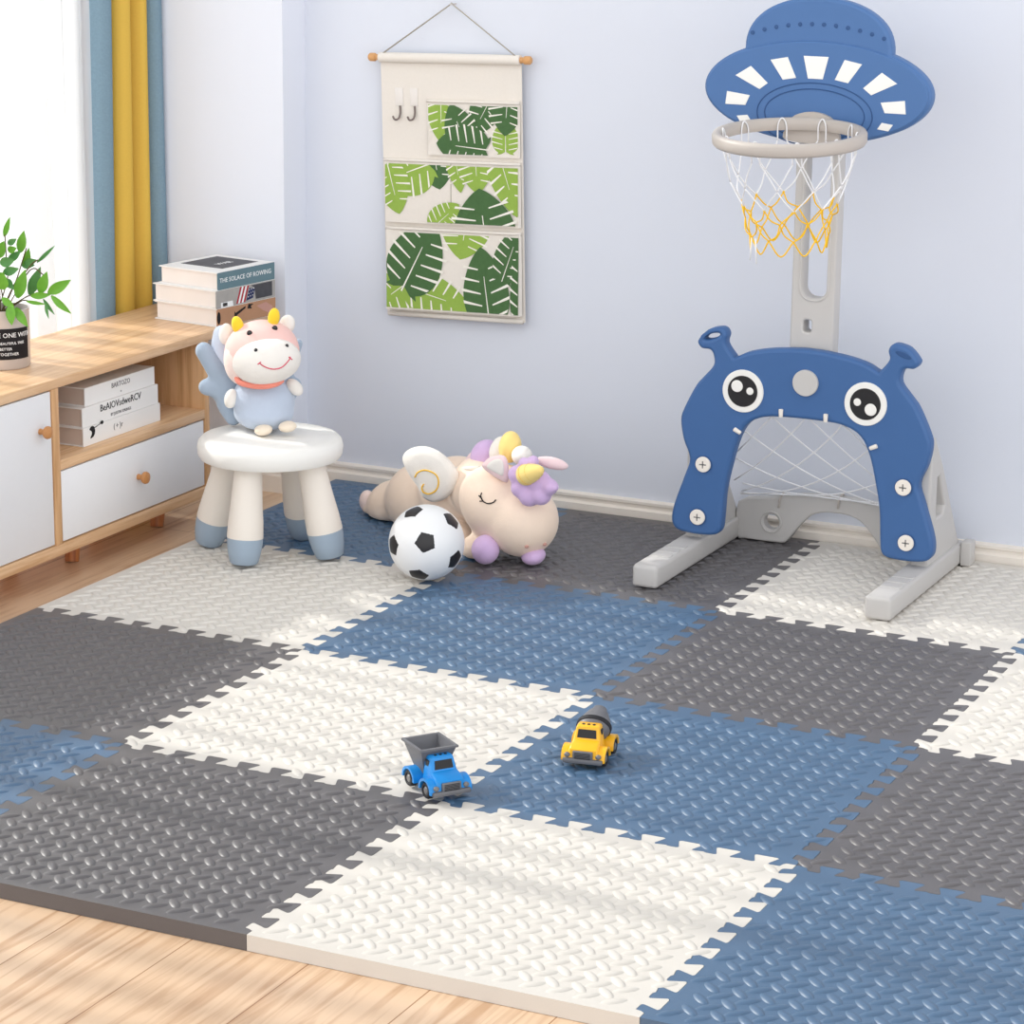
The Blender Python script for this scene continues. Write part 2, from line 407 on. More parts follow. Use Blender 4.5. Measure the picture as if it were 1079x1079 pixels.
# ------------------------------------------------------------------ foam mats
TS, NT, TA, MARG = .6, 9, .0145, .021
def edge_line():
    p = (TS-2*MARG)/NT; pts = [(0, 0), (MARG-.004, 0)]
    for i in range(NT):
        t = MARG+i*p
        for (a, s) in ((.0, -.8), (.04, -.94), (.09, -1), (.27, -1), (.315, -.93), (.335, -.76), (.315, -.55), (.215, .55), (.20, .76), (.225, .93), (.27, 1), (.76, 1), (.805, .93), (.83, .76), (.81, .55), (.71, -.55), (.69, -.76), (.705, -.93), (.74, -1)):
            pts.append((t+a*p, s*TA))
    pts += [(TS-MARG+.0, -TA), (TS-MARG+.002, -.4*TA), (TS-MARG+.006, 0), (TS, 0)]
    return pts
EL = edge_line()
def tile_poly(c, r):
    x0, x1 = c*TS, (c+1)*TS; y1, y0 = (4-r)*TS, (3-r)*TS
    P = []
    def hline(y, rev, border):
        L = [(x0+t, y+(0 if border else s)) for t, s in EL]
        if border: L = [L[0], L[-1]]
        return L[::-1] if rev else L
    def vline(x, rev, border):
        L = [(x+(0 if border else s), y1-t) for t, s in EL]
        if border: L = [L[0], L[-1]]
        return L[::-1] if rev else L
    P += hline(y0, False, r == 3)[:-1]
    P += vline(x1, True, False)[:-1]
    P += hline(y1, True, r == 0)[:-1]
    P += vline(x0, False, c == 0)[:-1]
    cx, cy = (x0+x1)/2, (y0+y1)/2
    return [(cx+(p[0]-cx)*.9985, cy+(p[1]-cy)*.9985) for p in P]
def inside(p, poly):
    r = False; n = len(poly); x, y = p
    for i in range(n):
        xa, ya = poly[i]; xb, yb = poly[i-1]
        if (ya > y) != (yb > y) and x < (xb-xa)*(y-ya)/(yb-ya)+xa: r = not r
    return r
BL, BW, BH = .0205, .0078, .0030
def tile_mesh(c, r):
    poly = tile_poly(c, r); n_ = len(poly); mb = MB()
    tri = tessellate_polygon([[Vector((p[0], p[1], 0)) for p in poly]])
    up_t = []
    for a_, b_, c_ in tri:
        k_ = (poly[b_][0]-poly[a_][0])*(poly[c_][1]-poly[a_][1])-(poly[b_][1]-poly[a_][1])*(poly[c_][0]-poly[a_][0])
        up_t.append((a_, b_, c_) if k_ > 0 else (a_, c_, b_))
    mb.add([(p[0], p[1], MT) for p in poly]+[(p[0], p[1], .0005) for p in poly],
           up_t+[(n_+a_, n_+c_, n_+b_) for a_, b_, c_ in up_t]+[(n_+i, n_+(i+1) % n_, (i+1) % n_, i) for i in range(n_)])
    x0, y0 = c*TS, (3-r)*TS; N = 15; pit = TS/N
    for i in range(N*2):
        for j in range(N*2):
            if (i+j) % 2: continue
            cx = x0+(i/2+.25)*pit; cy = y0+(j/2+.25)*pit
            an = radians(45 if i % 2 else 135)
            ca, sa = cos(an), sin(an)
            near = min(i, j, 2*N-1-i, 2*N-1-j) < 3
            if near and not all(inside((cx+ca*BL*s*1.02+px, cy+sa*BL*s*1.02+py), poly) for s in (-1, 0, 1) for px, py in ((.0035, 0), (-.0035, 0), (0, .0035), (0, -.0035))): continue
            v = []; f = []; n = 12
            for (k, h) in ((1, -.0002), (.80, .55*BH), (.45, .93*BH)):
                for q in range(n):
                    t = 2*pi*q/n; a = BL*k*cos(t); b = BW*(k if k < 1 else 1)*sin(t)
                    v.append((cx+ca*a-sa*b, cy+sa*a+ca*b, MT+h))
            v.append((cx, cy, MT+BH))
            for l in range(2):
                for q in range(n): f.append((l*n+q, l*n+(q+1) % n, (l+1)*n+(q+1) % n, (l+1)*n+q))
            for q in range(n): f.append((2*n+q, 2*n+(q+1) % n, 3*n))
            mb.add(v, f)
    return mb
TILES = {
 (0, 0): ('b', 'blue foam floor tile by the baseboard, behind the stool and under the unicorn plush'),
 (1, 0): ('d', 'charcoal foam floor tile at the wall carrying the unicorn head and the left goal foot'),
 (2, 0): ('w', 'white foam floor tile at the wall under the right foot of the blue goal'),
 (3, 0): ('b', 'blue foam floor tile at the right frame edge showing only a few teeth'),
 (0, 1): ('w', 'cream white foam floor tile beside the cabinet under the front legs of the stool'),
 (1, 1): ('b', 'blue foam floor tile just in front of the soccer ball'),
 (2, 1): ('d', 'charcoal foam floor tile just in front of the goal with white tiles behind it'),
 (3, 1): ('w', 'white foam floor tile cut off by the right frame edge below the goal'),
 (0, 2): ('d', 'charcoal foam floor tile next to the bare wood floor below the cabinet door'),
 (1, 2): ('w', 'white foam floor tile in the middle, right behind the blue dump truck'),
 (2, 2): ('b', 'blue foam floor tile with the yellow mixer truck standing on it'),
 (3, 2): ('d', 'charcoal foam floor tile cut off by the right frame edge above the corner blue tile'),
 (0, 3): ('b', 'blue foam floor tile cut off by the left frame edge between two charcoal tiles'),
 (1, 3): ('d', 'charcoal foam floor tile at front left with its cut dark edge facing the wood floor'),
 (2, 3): ('w', 'white foam floor tile at the front with a beige cut side facing the wood'),
 (3, 3): ('b', 'blue foam floor tile in the bottom right corner of the mat'),
}
for (c, r), (k, lab) in TILES.items():
    o = obj('foam_tile', tile_mesh(c, r), {'b': M_blue_mat, 'w': M_white_mat, 'd': M_dark_mat}[k], None, 35)
    tag(o, lab, 'foam mat', 'interlocking foam floor tiles')

# ------------------------------------------------------------------ TV cabinet
XF, XB = -.10, -.394; CT = .432                        # front, back, top of the cabinet
cab = thing('media_cabinet', (-.25, 1.4, 0), 'long low wooden cabinet with white door and drawer along the window', 'cabinet')
obj('worktop', box(XB, XF, .36, 2.285, CT-.02, CT, .002), M_oak_y, cab)
obj('bottom_board', box(XB, XF, .36, 2.01, .062, .086, .0015), M_oak_y, cab)
obj('side_panel', box(XB, XF, 1.99, 2.01, .086, CT-.02, .0015), M_oak_z, cab)
obj('side_panel', box(XB, XF, .36, .38, .086, CT-.02, .0015), M_oak_z, cab)
obj('divider', box(XB, XF, 1.414, 1.437, .086, CT-.02, .0015), M_oak_z, cab)
obj('divider', box(XB, XF-.02, .88, .90, .086, CT-.02, .0015), M_oak_z, cab)
obj('shelf', box(XB, XF, 1.437, 1.99, .240, .261, .0015), M_oak_y, cab)
obj('back_panel', box(XB-.004, XB+.006, .38, 1.99, .086, CT-.02), M_oak_z, cab)
def knob(parent, x, y, z):
    obj('knob', lathe([(0, 0), (.0065, 0), (.0055, .008), (.0075, .012), (.0125, .015), (.0135, .019), (.012, .023), (.007, .0255), (0, .026)], 24, frame_to((1, 0, 0), (x, y, z))), M_knob, parent)
d = obj('door', box(XF-.019, XF-.002, .902, 1.411, .089, CT-.023, .0015), M_door, cab); knob(d, XF-.002, 1.372, .334)
d = obj('door', box(XF-.019, XF-.002, .383, .898, .089, CT-.023, .0015), M_door, cab); knob(d, XF-.002, .93, .334)
d = obj('drawer', box(XF-.019, XF-.002, 1.440, 1.987, .089, .237, .0015).merge(box(XB+.03, XF-.019, 1.45, 1.978, .095, .2)), M_door, cab); knob(d, XF-.002, 1.722, .165)
for y in (.50, 1.60, 1.93):
    for x in (-.19, -.35):
        obj('leg', cyl((x-.012*(1 if x < -.3 else -.4), y-.012, 0), (x, y, .063), .0145, .0195, 24), M_oak_d, cab)

# books lying in the niche
def box_xf(x0, x1, y0, y1, z0, z1, M): return box(x0, x1, y0, y1, z0, z1, .0008, 1).xf(M)
def text_xz(M): return M
def niche_book(y0, y1, z0, z1, dx, lab, marks):
    t = thing('book', (-.22, (y0+y1)/2, z0), lab, 'book', 'books lying in the cabinet niche')
    x1 = -.125+dx; x0 = x1-.20; c = .0022
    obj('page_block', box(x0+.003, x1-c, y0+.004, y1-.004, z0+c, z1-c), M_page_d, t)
    cov = MB(); cov.merge(box(x0, x1, y0, y1, z0, z0+c)); cov.merge(box(x0, x1, y0, y1, z1-c, z1))
    cov.merge(box(x1-c, x1, y0, y1, z0+c, z1-c))
    cv = obj('cover', cov, M_cover_w, t)
    for kind, body, s, yy, zz, mt in marks:
        M = Matrix(((0, 0, 1, x1+.0003), (1, 0, 0, yy), (0, 1, 0, zz), (0, 0, 0, 1)))
        if kind == 't': obj('lettering', text(body, s, M), mt, cv, 0)
        else: obj('printed_motif', body.xf(M), mt, cv, 0)
blob = MB()
blob.merge(plate([smooth_closed([(0, .012), (.010, .010), (.014, 0), (.009, -.010), (-.004, -.013), (.002, -.004), (0, .002), (-.006, .006)], 5)], .0004, .0001))
blob.merge(plate([[(.012, .006), (.036, .011), (.036, .0125), (.012, .008)]], .0004, .0001)); blob.merge(plate([ellipse(.040, .013, .006, .004, 20)], .0004, .0001))
niche_book(1.556, 1.848, .2615, .3005, 0, 'white book at the bottom of the niche stack with a black key-like mark', [('m', blob, 0, 1.585, .288, M_ink), ('t', '( + )r', .016, 1.685, .283, M_ink_g)])
niche_book(1.557, 1.844, .3010, .3425, -.002, 'white book in the middle of the niche stack with bold black lettering', [('t', 'BeAIOVsdweRCV', .021, 1.70, .330, M_ink), ('t', 'BY JUSTIN SPRINGS', .009, 1.70, .310, M_ink_g)])
niche_book(1.574, 1.838, .3430, .3820, -.006, 'white book on top of the niche stack with faint grey title', [('t', 'BARTOZO', .015, 1.708, .369, M_ink_g), ('t', 'o', .008, 1.708, .353, M_ink_g)])

# books on the worktop
ang = radians(90-9)
BO = Vector((-.108, 2.060, CT+.0005)); sd = Vector((cos(ang), sin(ang), 0)); dd = Vector((-sin(ang), cos(ang), 0))
BM_ = Matrix((sd, dd, Vector((0, 0, 1)))).transposed().to_4x4(); BM_.translation = BO     # x along spine, y into the book, z up
def spine_m(x, z): return BM_ @ Matrix(((1, 0, 0, x), (0, 0, -1, -.0003), (0, 1, 0, z), (0, 0, 0, 1)))
def top_book(x0, x1, y1, z0, z1, lab, spine_mat, cover_mat):
    t = thing('book', BM_ @ Vector(((x0+x1)/2, y1/2, z0)), lab, 'book', 'books stacked on the cabinet top')
    c = .0022
    obj('page_block', box_xf(x0+.004, x1-.004, c, y1-.004, z0+c, z1-c, BM_), M_page, t)
    cov = box(x0, x1, 0, y1, z0, z0+c); cov.merge(box(x0, x1, 0, y1, z1-c, z1))
    obj('cover', cov.xf(BM_), cover_mat, t)
    s = obj('spine', box_xf(x0, x1, -.0004, c, z0, z1, BM_), spine_mat, t)
    return t, s
HB = .0405
t3, s3 = top_book(.0, .204, .184, 0, HB, 'thick book with tan printed spine at the bottom of the worktop stack', M_tan, M_cover_w)
t2, s2 = top_book(-.002, .203, .186, HB+.0004, 2*HB+.0004, 'thick book with a striped flag on its grey spine, middle of the worktop stack', M_cover_grey, M_cover_w)
t1, s1 = top_book(.004, .202, .172, 2*HB+.0008, 3*HB, 'teal spined book on top of the stack at the worktop end', M_cover_teal, M_cover_w)
def flat(pts, z, M): return plate([pts], .0004, .0001).xf(M)
obj('lettering', text('THE SOLACE OF ROWING', .0148, spine_m(.100, 2.53*HB), .0004, xs=1.02), M_white_ink, s1, 0)
cp = plate([[(.0, .0), (.125, 0), (.125, .122), (0, .122)]], .0004, .0001)
obj('cover_picture', cp.xf(BM_ @ Matrix.Translation((.055, .03, 3*HB+.0003))), M_cover_photo, t1, 0)
obj('lettering', text('WAR', .022, BM_ @ Matrix.Translation((.115, .075, 3*HB+.0009)), .0002), M_white_ink, t1, 0)
# pictures on the two lower spines
z2 = HB+.0004
for i, mt in enumerate((M_red, M_white_ink, M_red, M_white_ink, M_red)):
    a = .066+i*.0062
    obj('flag_stripe', flat([(a, 0), (a+.0062, 0), (a+.0062+.014, .036), (a+.014, .036)], 0, spine_m(0, z2+.003)), mt, s2, 0)
obj('flag_canton', flat([(.100, .002), (.124, .006), (.132, .026), (.112, .030)], 0, spine_m(0, z2+.003)), M_navy, s2, 0)
st = MB()
for i in range(3):
    for j in range(3): st.merge(flat(ellipse(.108+i*.0075+j*.002, .010+j*.0075+i*.001, .0018, .0018, 8), 0, spine_m(0, z2+.0034)))
obj('flag_stars', st, M_white_ink, s2, 0)
obj('photo_print', flat([(.134, .004), (.192, .004), (.192, .037), (.118, .037), (.13, .03)], 0, spine_m(0, z2+.001)), M_cover_photo, s2, 0)
obj('white_patch', flat([(.014, 0), (.056, 0), (.054, .012), (.014, .012)], 0, spine_m(0, z2+.0005)), M_white_ink, s2, 0)
obj('ink_mark', flat([(.020, .002), (.036, .002), (.036, .010), (.020, .010)], 0, spine_m(0, z2+.0009)), M_ink, s2, 0)
obj('ink_mark', flat(ellipse(.006, .018, .006, .014, 20), 0, spine_m(0, .002)), M_ink, s3, 0)
k = MB(); k.merge(flat([(.058, .010), (.066, .008), (.068, .018), (.098, .030), (.098, .035), (.064, .024), (.060, .028)], 0, spine_m(0, 0)))
k.merge(flat([(.104, .028), (.120, .026), (.116, .032), (.126, .036), (.108, .038)], 0, spine_m(0, 0)))
obj('ink_mark', k, M_ink, s3, 0)
obj('photo_print', flat([(.136, .030), (.17, .034), (.192, .022), (.192, .002), (.160, .016)], 0, spine_m(0, 0)), M_nostril, s3, 0)

# potted plant
pc = Vector((-.272, 1.49, CT+.0005))
pot = thing('potted_plant', pc, 'green leafy plant in a silver metal pot with black label', 'plant')
RP, HP = .0560, .122
pm = lathe([(0, 0), (RP-.003, 0), (RP, .004), (RP, HP-.003), (RP+.001, HP), (RP-.002, HP), (RP-.002, HP-.02), (0, HP-.02)], 48, Matrix.Translation(pc))
pt_o = obj('pot', pm, M_metal, pot)
obj('soil', lathe([(0, HP-.012), (RP*.6, HP-.014), (RP-.0025, HP-.018)], 32, Matrix.Translation(pc)), M_soil, pot)
yaw0 = math.atan2(TOW.y, TOW.x)
def on_pot(u, z, r): # u metres round the pot from the side that faces the viewer
    a = yaw0+u/RP; return pc+Vector((r*cos(a), r*sin(a), z))
v = []; f = []; n = 20
for i in range(n+1):
    u = -.002+.075*i/n
    v += [on_pot(u, .022, RP+.0006), on_pot(u, .086, RP+.0006)]
for i in range(n): f.append((2*i, 2*i+2, 2*i+3, 2*i+1))
lb = obj('label', MB().add(v, f), M_ink, pot)
lt = MB()
for body, s, z, u in (('BE ONE WITH', .0135, .072, .0355), ('BEAUTIFUL TREE', .0075, .0555, .030), ('BETTER', .0075, .044, .0165), ('TOGETHER', .0085, .033, .022)):
    tm = text(body, s, Matrix.Identity(4), .0003)
    lt.merge(MB().add([on_pot(u+p.x, z+p.y, RP+.0009+p.z) for p in tm.v], tm.f))
obj('label_lettering', lt, M_white_ink, lb, 0)
def leaf(base, tip, w, curl=.15, nrm=None):
    base, tip = Vector(base), Vector(tip); ax = tip-base; L = ax.length
    s = ax.cross(nrm or TOW)
    if s.length < 1e-5: s = ax.orthogonal()
    s.normalize(); nn = s.cross(ax).normalized()
    v = []; f = []; n = 9
    for i in range(n):
        t = i/(n-1); ww = w*(sin(pi*min(1, t*.94+.05))**.9)*(1-.35*t)
        c = base+ax*t+nn*(curl*L*sin(pi*t)*.5)
        v += [c-s*ww+nn*ww*.35, c, c+s*ww+nn*ww*.35]
    for i in range(n-1):
        for k in (0, 1): f.append((3*i+k, 3*i+k+1, 3*i+3+k+1, 3*i+3+k))
    return MB().add(v, f)
fol = MB(); fol2 = MB(); stems = MB()
crown = pc+Vector((0, 0, HP-.012))
def q(zx, zy, w): return atw(zx/8.99, 225+zy/8.99, pc, w)
LV = [((40, 220), (95, 30), .0045, 0, 0), ((190, 370), (228, 160), .0075, .01, 0), ((75, 290), (158, 238), .005, .02, 1), ((75, 350), (158, 325), .006, .02, 0), ((80, 450), (200, 350), .006, .01, 1),
      ((245, 520), (275, 325), .006, 0, 0), ((240, 470), (350, 440), .006, .015, 1), ((350, 465), (525, 300), .003, -.01, 1), ((380, 755), (445, 550), .0085, .02, 0), ((455, 755), (672, 628), .0085, .03, 0),
      ((485, 778), (678, 950), .0055, .03, 0), ((250, 830), (440, 860), .003, .035, 0), ((430, 850), (462, 1000), .0025, .035, 1), ((410, 810), (520, 960), .003, .02, 1), ((280, 770), (385, 505), .0085, .0, 1),
      ((165, 800), (240, 530), .0095, .02, 0), ((150, 890), (265, 1075), .007, .05, 0), ((100, 860), (112, 1060), .0075, .055, 0), ((20, 800), (140, 890), .006, .05, 0), ((30, 560), (180, 520), .007, .03, 1),
      ((0, 470), (140, 440), .008, .03, 1), ((-30, 420), (40, 260), .009, .02, 0), ((-60, 640), (40, 560), .009, .03, 0), ((20, 720), (30, 560), .010, .04, 0), ((290, 780), (480, 770), .0055, .025, 0), ((200, 480), (330, 490), .006, 0, 1), ((60, 620), (130, 720), .006, .03, 1)]
for a, b, w, dw, kind in LV:
    (fol2 if kind else fol).merge(leaf(q(*a, dw), q(*b, dw+.008), w*1.6, .12 if a[1] < b[1] else .05))
for pts in ([(60, 880), (70, 620), (60, 420), (45, 200)], [(90, 880), (150, 640), (215, 440), (250, 330)], [(110, 880), (180, 830), (300, 770), (470, 760)], [(80, 880), (230, 610), (320, 520), (410, 580)], [(30, 880), (0, 640), (-40, 420)], [(100, 880), (140, 660), (190, 620), (300, 480), (360, 440)], [(110, 880), (200, 830), (260, 825)]):
    P = [crown+Vector((random.uniform(-.012, .012), random.uniform(-.012, .012), 0))]+[q(a, b, .012*i) for i, (a, b) in enumerate(pts[1:])]
    stems.merge(tube(smooth_open(P, 5), .0013, 5))
for i in range(34):      # the sides of the plant that face the window and the frame edge
    an = random.uniform(0, 2*pi); d_ = Vector((cos(an), sin(an), 0))
    if d_.dot(SIDE) > .15: d_ = -d_
    h = random.uniform(.03, .17); rr = random.uniform(.02, .06)
    b0 = crown+d_*rr*.5+Vector((0, 0, h*.75)); b1 = crown+d_*(rr+random.uniform(.02, .045))+Vector((0, 0, h+random.uniform(-.02, .03)))
    fol.merge(leaf(b0, b1, random.uniform(.006, .0095), .1, Vector((d_.y, -d_.x, .6))))
    if i % 3 == 0: stems.merge(tube(smooth_open([crown+d_*.006, crown+d_*rr*.25+Vector((0, 0, h*.4)), b0], 4), .0013, 5))
obj('stems', stems, M_stem, pot); obj('foliage', fol, M_leaf, pot, 60); obj('foliage', fol2, M_leaf2, pot, 60)

# ------------------------------------------------------------------ stool
SC = Vector((.208, 1.752, 0)); ST = .283
stool = thing('kids_stool', (SC.x, SC.y, ON), 'round white plastic stool with four legs ending in blue-grey feet', 'stool')
obj('seat', lathe([(0, ST-.046), (.135, ST-.046), (.146, ST-.044), (.151, ST-.036), (.1525, ST-.020), (.150, ST-.009), (.143, ST-.002), (.130, ST), (0, ST-.0005)], 64, Matrix.Translation(SC)), M_white_pl, stool)
for ax, ay, sp_r in ((.02, -1, .124), (-1, -.10, .152), (1, .06, .134), (0, 1, .134)):
    d_ = Vector((ax, ay, 0)).normalized()
    top = SC+d_*.092+Vector((0, 0, ST-.044)); bot = SC+d_*sp_r+Vector((-.003, .012, ON+.0048)); axv = bot-top; L = axv.length
    M = frame_to(-axv, bot)
    hs = L*.285
    lg = obj('leg', lathe([(.0375, hs-.004), (.0378, hs), (.0365, hs+.03), (.033, L*.62), (.0285, L*.98), (.0285, L)], 32, M), M_leg_pl, stool)
    obj('foot_cap', lathe([(0, 0), (.026, .0), (.0295, .003), (.0345, .024), (.0368, hs*.7), (.0375, hs), (.0, hs)], 32, M), M_bluegrey_pl, lg)

# ------------------------------------------------------------------ cow plush on the stool
CB = atz(277, 456, ST)                                  # where it sits
CB = Vector((CB.x, CB.y, ST+.0006))
cow = thing('cow_plush', CB, 'plush cow with pink face, white muzzle and blue body sitting on the stool', 'plush toy')
AN = CB-TOW*.02
U = .00197
def cp_(px, py, w=0): return atw(px, py, AN, w)
body = ell(cp_(278, 428, 0), (.066, .056, .062), VIEW.to_3x3())
body.merge(ell(cp_(278, 440, 0), (.064, .058, .040), VIEW.to_3x3()))
lowest = min(p.z for p in body.v)
ob = obj('body', body.xf(Matrix.Translation((0, 0, max(0, ST+.0015-lowest)))), M_pl_blue, cow, 180); melt(ob, .004, 5)
hd = ell(cp_(276, 371, .012), (.079, .064, .068), vrot(radians(-8)))
ho = obj('head', hd, M_pl_pink, cow, 180)
mz = ell(cp_(281, 380.5, .056), (.0715, .054, .0485), vrot(radians(-7), radians(8)))
mo = obj('muzzle', mz, M_pl_white, ho, 180)
obj('cheek', ell(cp_(253, 381, .020), (.034, .040, .050), vrot(radians(-8))), plush('blush_plush', (248, 226, 218)), ho, 180)
def front_of(parts, px, py):
    """first point of the given ellipsoids met along the sight line: where an embroidered feature sits"""
    d = ray(px, py).normalized(); best = None
    for c, r, R in parts:
        Ri = R.to_3x3().inverted(); o_ = Ri @ (CAM-c); e = Ri @ d
        o_ = Vector([o_[i]/r[i] for i in range(3)]); e = Vector([e[i]/r[i] for i in range(3)])
        A = e.dot(e); B = 2*o_.dot(e); C_ = o_.dot(o_)-1; D = B*B-4*A*C_
        if D > 0:
            t = (-B-math.sqrt(D))/(2*A)
            if best is None or t < best: best = t
    return CAM+d*best if best else atw(px, py, AN, .06)
HEADP = [(cp_(276, 371, .012), (.079, .064, .068), vrot(radians(-8))), (cp_(281, 380.5, .056), (.0715, .054, .0485), vrot(radians(-7), radians(8)))]
for px, py in ((263, 351), (289.5, 346)): obj('eye', ell(front_of(HEADP, px, py), (.0060, .004, .0060), VIEW.to_3x3()), M_eye, ho, 180)
for px, py in ((269.6, 369), (302.3, 364.3)): obj('nostril', ell(front_of(HEADP, px, py), (.0036, .003, .0042), VIEW.to_3x3()), M_eye, mo, 180)
sm = [front_of(HEADP, *p) for p in ((271.5, 384), (275, 381.5), (274, 383), (280, 387), (288, 389), (296, 387.5), (302, 382.5), (306, 377), (304.5, 376.5), (308, 379))]
obj('smile', tube(smooth_open(sm, 4), .0013, 6), M_smile, mo, 180)
for px, py, ro in ((250.5, 343, -.25), (288.5, 334.5, .15)):
    obj('horn', ell(cp_(px, py, .02), (.0125, .012, .020), vrot(ro)), M_pl_yellow, ho, 180)
for px, py, ro, rx, rz in ((238, 352, .1, .0145, .023), (302.5, 342, .25, .0165, .021)):
    obj('ear', ell(cp_(px, py, -.012), (rx, .011, rz), vrot(ro)), M_pl_white, ho, 180)
cs = [cp_(249, 397, .045), cp_(253, 403, .058), cp_(266, 406.5, .072), cp_(280, 407, .076), cp_(292, 404, .070), cp_(298, 400, .06)]
obj('scarf', tube(smooth_open(cs, 6), [.004]+[.0062]*29+[.004], 10), M_pl_coral, cow, 180)
for px, py, ro, w in ((243.5, 420, .25, .02), (310.5, 408, -.75, .01)):
    obj('arm', ell(cp_(px, py, w), (.0140, .015, .021), vrot(ro)), M_pl_white, cow, 180)
for px, py in ((277.5, 453, ), (303, 449.5)):
    e_ = ell(cp_(px, py, .052), (.019, .020, .0115), vrot(radians(-6))); lo = min(p.z for p in e_.v)
    obj('foot', e_.xf(Matrix.Translation((0, 0, max(0, ST+.001-lo)))), M_pl_cream, cow, 180)
def wing(chains, name, material, w, ry=.016):
    mb = MB()
    for pts, rr in chains:
        P = smooth_open([cp_(a, b, w) for a, b in pts], 5)
        for i, p in enumerate(P):
            t = i/(len(P)-1); r = rr[0]*(1-t)+rr[1]*t
            mb.merge(ell(p, (r, ry, r), VIEW.to_3x3(), 14, 8))
    lo = min(p.z for p in mb.v)
    if lo < ST+.002: mb.xf(Matrix.Translation((0, 0, ST+.002-lo)))
    melt(obj(name, mb, material, cow, 180), .004, 6)
wing([([(246, 446), (238, 432), (236, 415)], (.018, .022)), ([(238, 425), (228, 416), (218, 414)], (.022, .0185)), ([(240, 415), (228, 396), (215, 376)], (.025, .0195))], 'wing', M_pl_wing, -.035)
wing([([(240, 395), (233, 368), (234, 352)], (.024, .020))], 'wing_inner', M_pl_pale, -.045)
wing([([(305, 420), (311, 405)], (.012, .0145)), ([(300, 400), (308, 376), (314, 362)], (.016, .0105))], 'wing', M_pl_wing, -.035)

# ------------------------------------------------------------------ unicorn plush lying by the wall
U0 = Vector((.52, 2.0, ON))
uni = thing('unicorn_plush', U0, 'peach unicorn plush with white wing and lilac mane lying behind the soccer ball', 'plush toy')
def up_(px, py, Y): return at(px, py, Y)
mb = MB()
R3 = VIEW.to_3x3()
UB = [(up_(452, 526, 2.12), (.098, .10, .086), 0), (up_(414, 531, 2.145), (.062, .065, .053), -.45), (up_(393, 541, 2.15), (.029, .03, .029), 0), (up_(482, 519, 2.06), (.085, .085, .080), 0), (up_(505, 515, 2.01), (.065, .075, .070), 0),
      (up_(470, 556, 2.05), (.055, .06, .05), 0), (up_(486, 570, 1.99), (.036, .05, .036), .2), (up_(500, 578, 1.925), (.030, .040, .030), 0)]
HD = [(up_(534.5, 534, 1.965), (.108, .085, .086), .56), (up_(550, 548, 1.945), (.078, .075, .078), .5)]
for c, r, ro in UB+HD:
    e_ = ell(c, r, vrot(ro), 40, 24); lo = min(p.z for p in e_.v)
    if lo < ON+.002: e_.v = [Vector((p.x, p.y, max(p.z, ON+.0005+.1*max(0, p.z-ON)))) if p.z < ON+.003 else p for p in e_.v]
    mb.merge(e_)
ub = obj('body', mb, M_pl_peach, uni, 180); melt(ub, .005, 30)
def up_e(name, px, py, Y, r, m_, roll=0, yaw=0, parent=uni):
    e_ = ell(up_(px, py, Y), r, vrot(roll, yaw)); lo = min(p.z for p in e_.v)
    return obj(name, e_.xf(Matrix.Translation((0, 0, max(0, ON+.0005-lo)))), m_, parent, 180)
up_e('foot_pad', 387, 543, 2.15, (.018, .02, .025), plush('blush_plush', (248, 226, 218)))
up_e('hoof', 511.5, 584.5, 1.885, (.0295, .033, .031), M_pl_lilac, .2)
up_e('hoof', 562, 588, 1.93, (.026, .035, .018), M_pl_lilac, -.2)
# wing with a gold spiral
wp = [(424, 484), (430, 474), (445, 470), (460, 474), (474, 485), (483, 499), (480, 514), (470, 525), (457, 529), (446, 524), (440, 513), (431, 500)]
wc = Vector((0, 0, 0)); YW = 1.955
W3 = [up_(a, b, YW) for a, b in wp]; wc = sum(W3, Vector())/len(W3)
nrm = Vector((.25, -.95, .2)).normalized()
v = []; f = []; loops = [(-.016, .72), (-.013, .90), (0, 1), (.013, .90), (.018, .66), (.0195, .3)]
S3 = [Vector((p[0], 0, p[1])) for p in smooth_closed([((p-wc).x, (p-wc).z) for p in W3], 4)]
for off, k in loops:
    for p in S3: v.append(wc+Vector((p.x*k, 0, p.z*k))+nrm*off)
n = len(S3)
for j in range(len(loops)-1):
    for i in range(n): f.append((j*n+i, j*n+(i+1) % n, (j+1)*n+(i+1) % n, (j+1)*n+i))
f.append(tuple(range(n))[::-1]); f.append(tuple((len(loops)-1)*n+i for i in range(n)))
wg = obj('wing', MB().add(v, f), M_pl_white, uni, 180)
sp_ = [(446.5, 510), (444.5, 514), (446, 518.5), (452, 520.5), (459, 517), (462, 509.5), (460.5, 502), (455, 497.5), (447, 495.5), (440, 498), (437, 503)]
spiral = [up_(a, b, YW-.019) for a, b in sp_]
obj('gold_spiral', tube(smooth_open(spiral, 5), .0017, 6), M_gold_th, wg, 180)
# ears, mane, horn
def ear(tri, Y0, Y1, m_, nm='ear'):
    P = smooth_closed([(x, y) for x, y in tri], 4); c = (sum(p[0] for p in P)/len(P), sum(p[1] for p in P)/len(P))
    v = []; n = len(P); f = []
    L = [(Y1, .8), ((Y0*.4+Y1*.6), 1), ((Y0*.7+Y1*.3), .97), (Y0, .7)]
    for Y, k in L:
        for p in P: v.append(up_(c[0]+(p[0]-c[0])*k, c[1]+(p[1]-c[1])*k, Y))
    for j in range(len(L)-1):
        for i in range(n): f.append((j*n+i, j*n+(i+1) % n, (j+1)*n+(i+1) % n, (j+1)*n+i))
    f.append(tuple(range(n))[::-1]); f.append(tuple((len(L)-1)*n+i for i in range(n)))
    return obj(nm, MB().add(v, f), m_, uni, 180, True)
e1 = ear([(508, 492), (511, 486), (518, 481), (531, 480), (536, 491), (535, 508), (522, 503)], 1.892, 1.915, M_pl_rose)
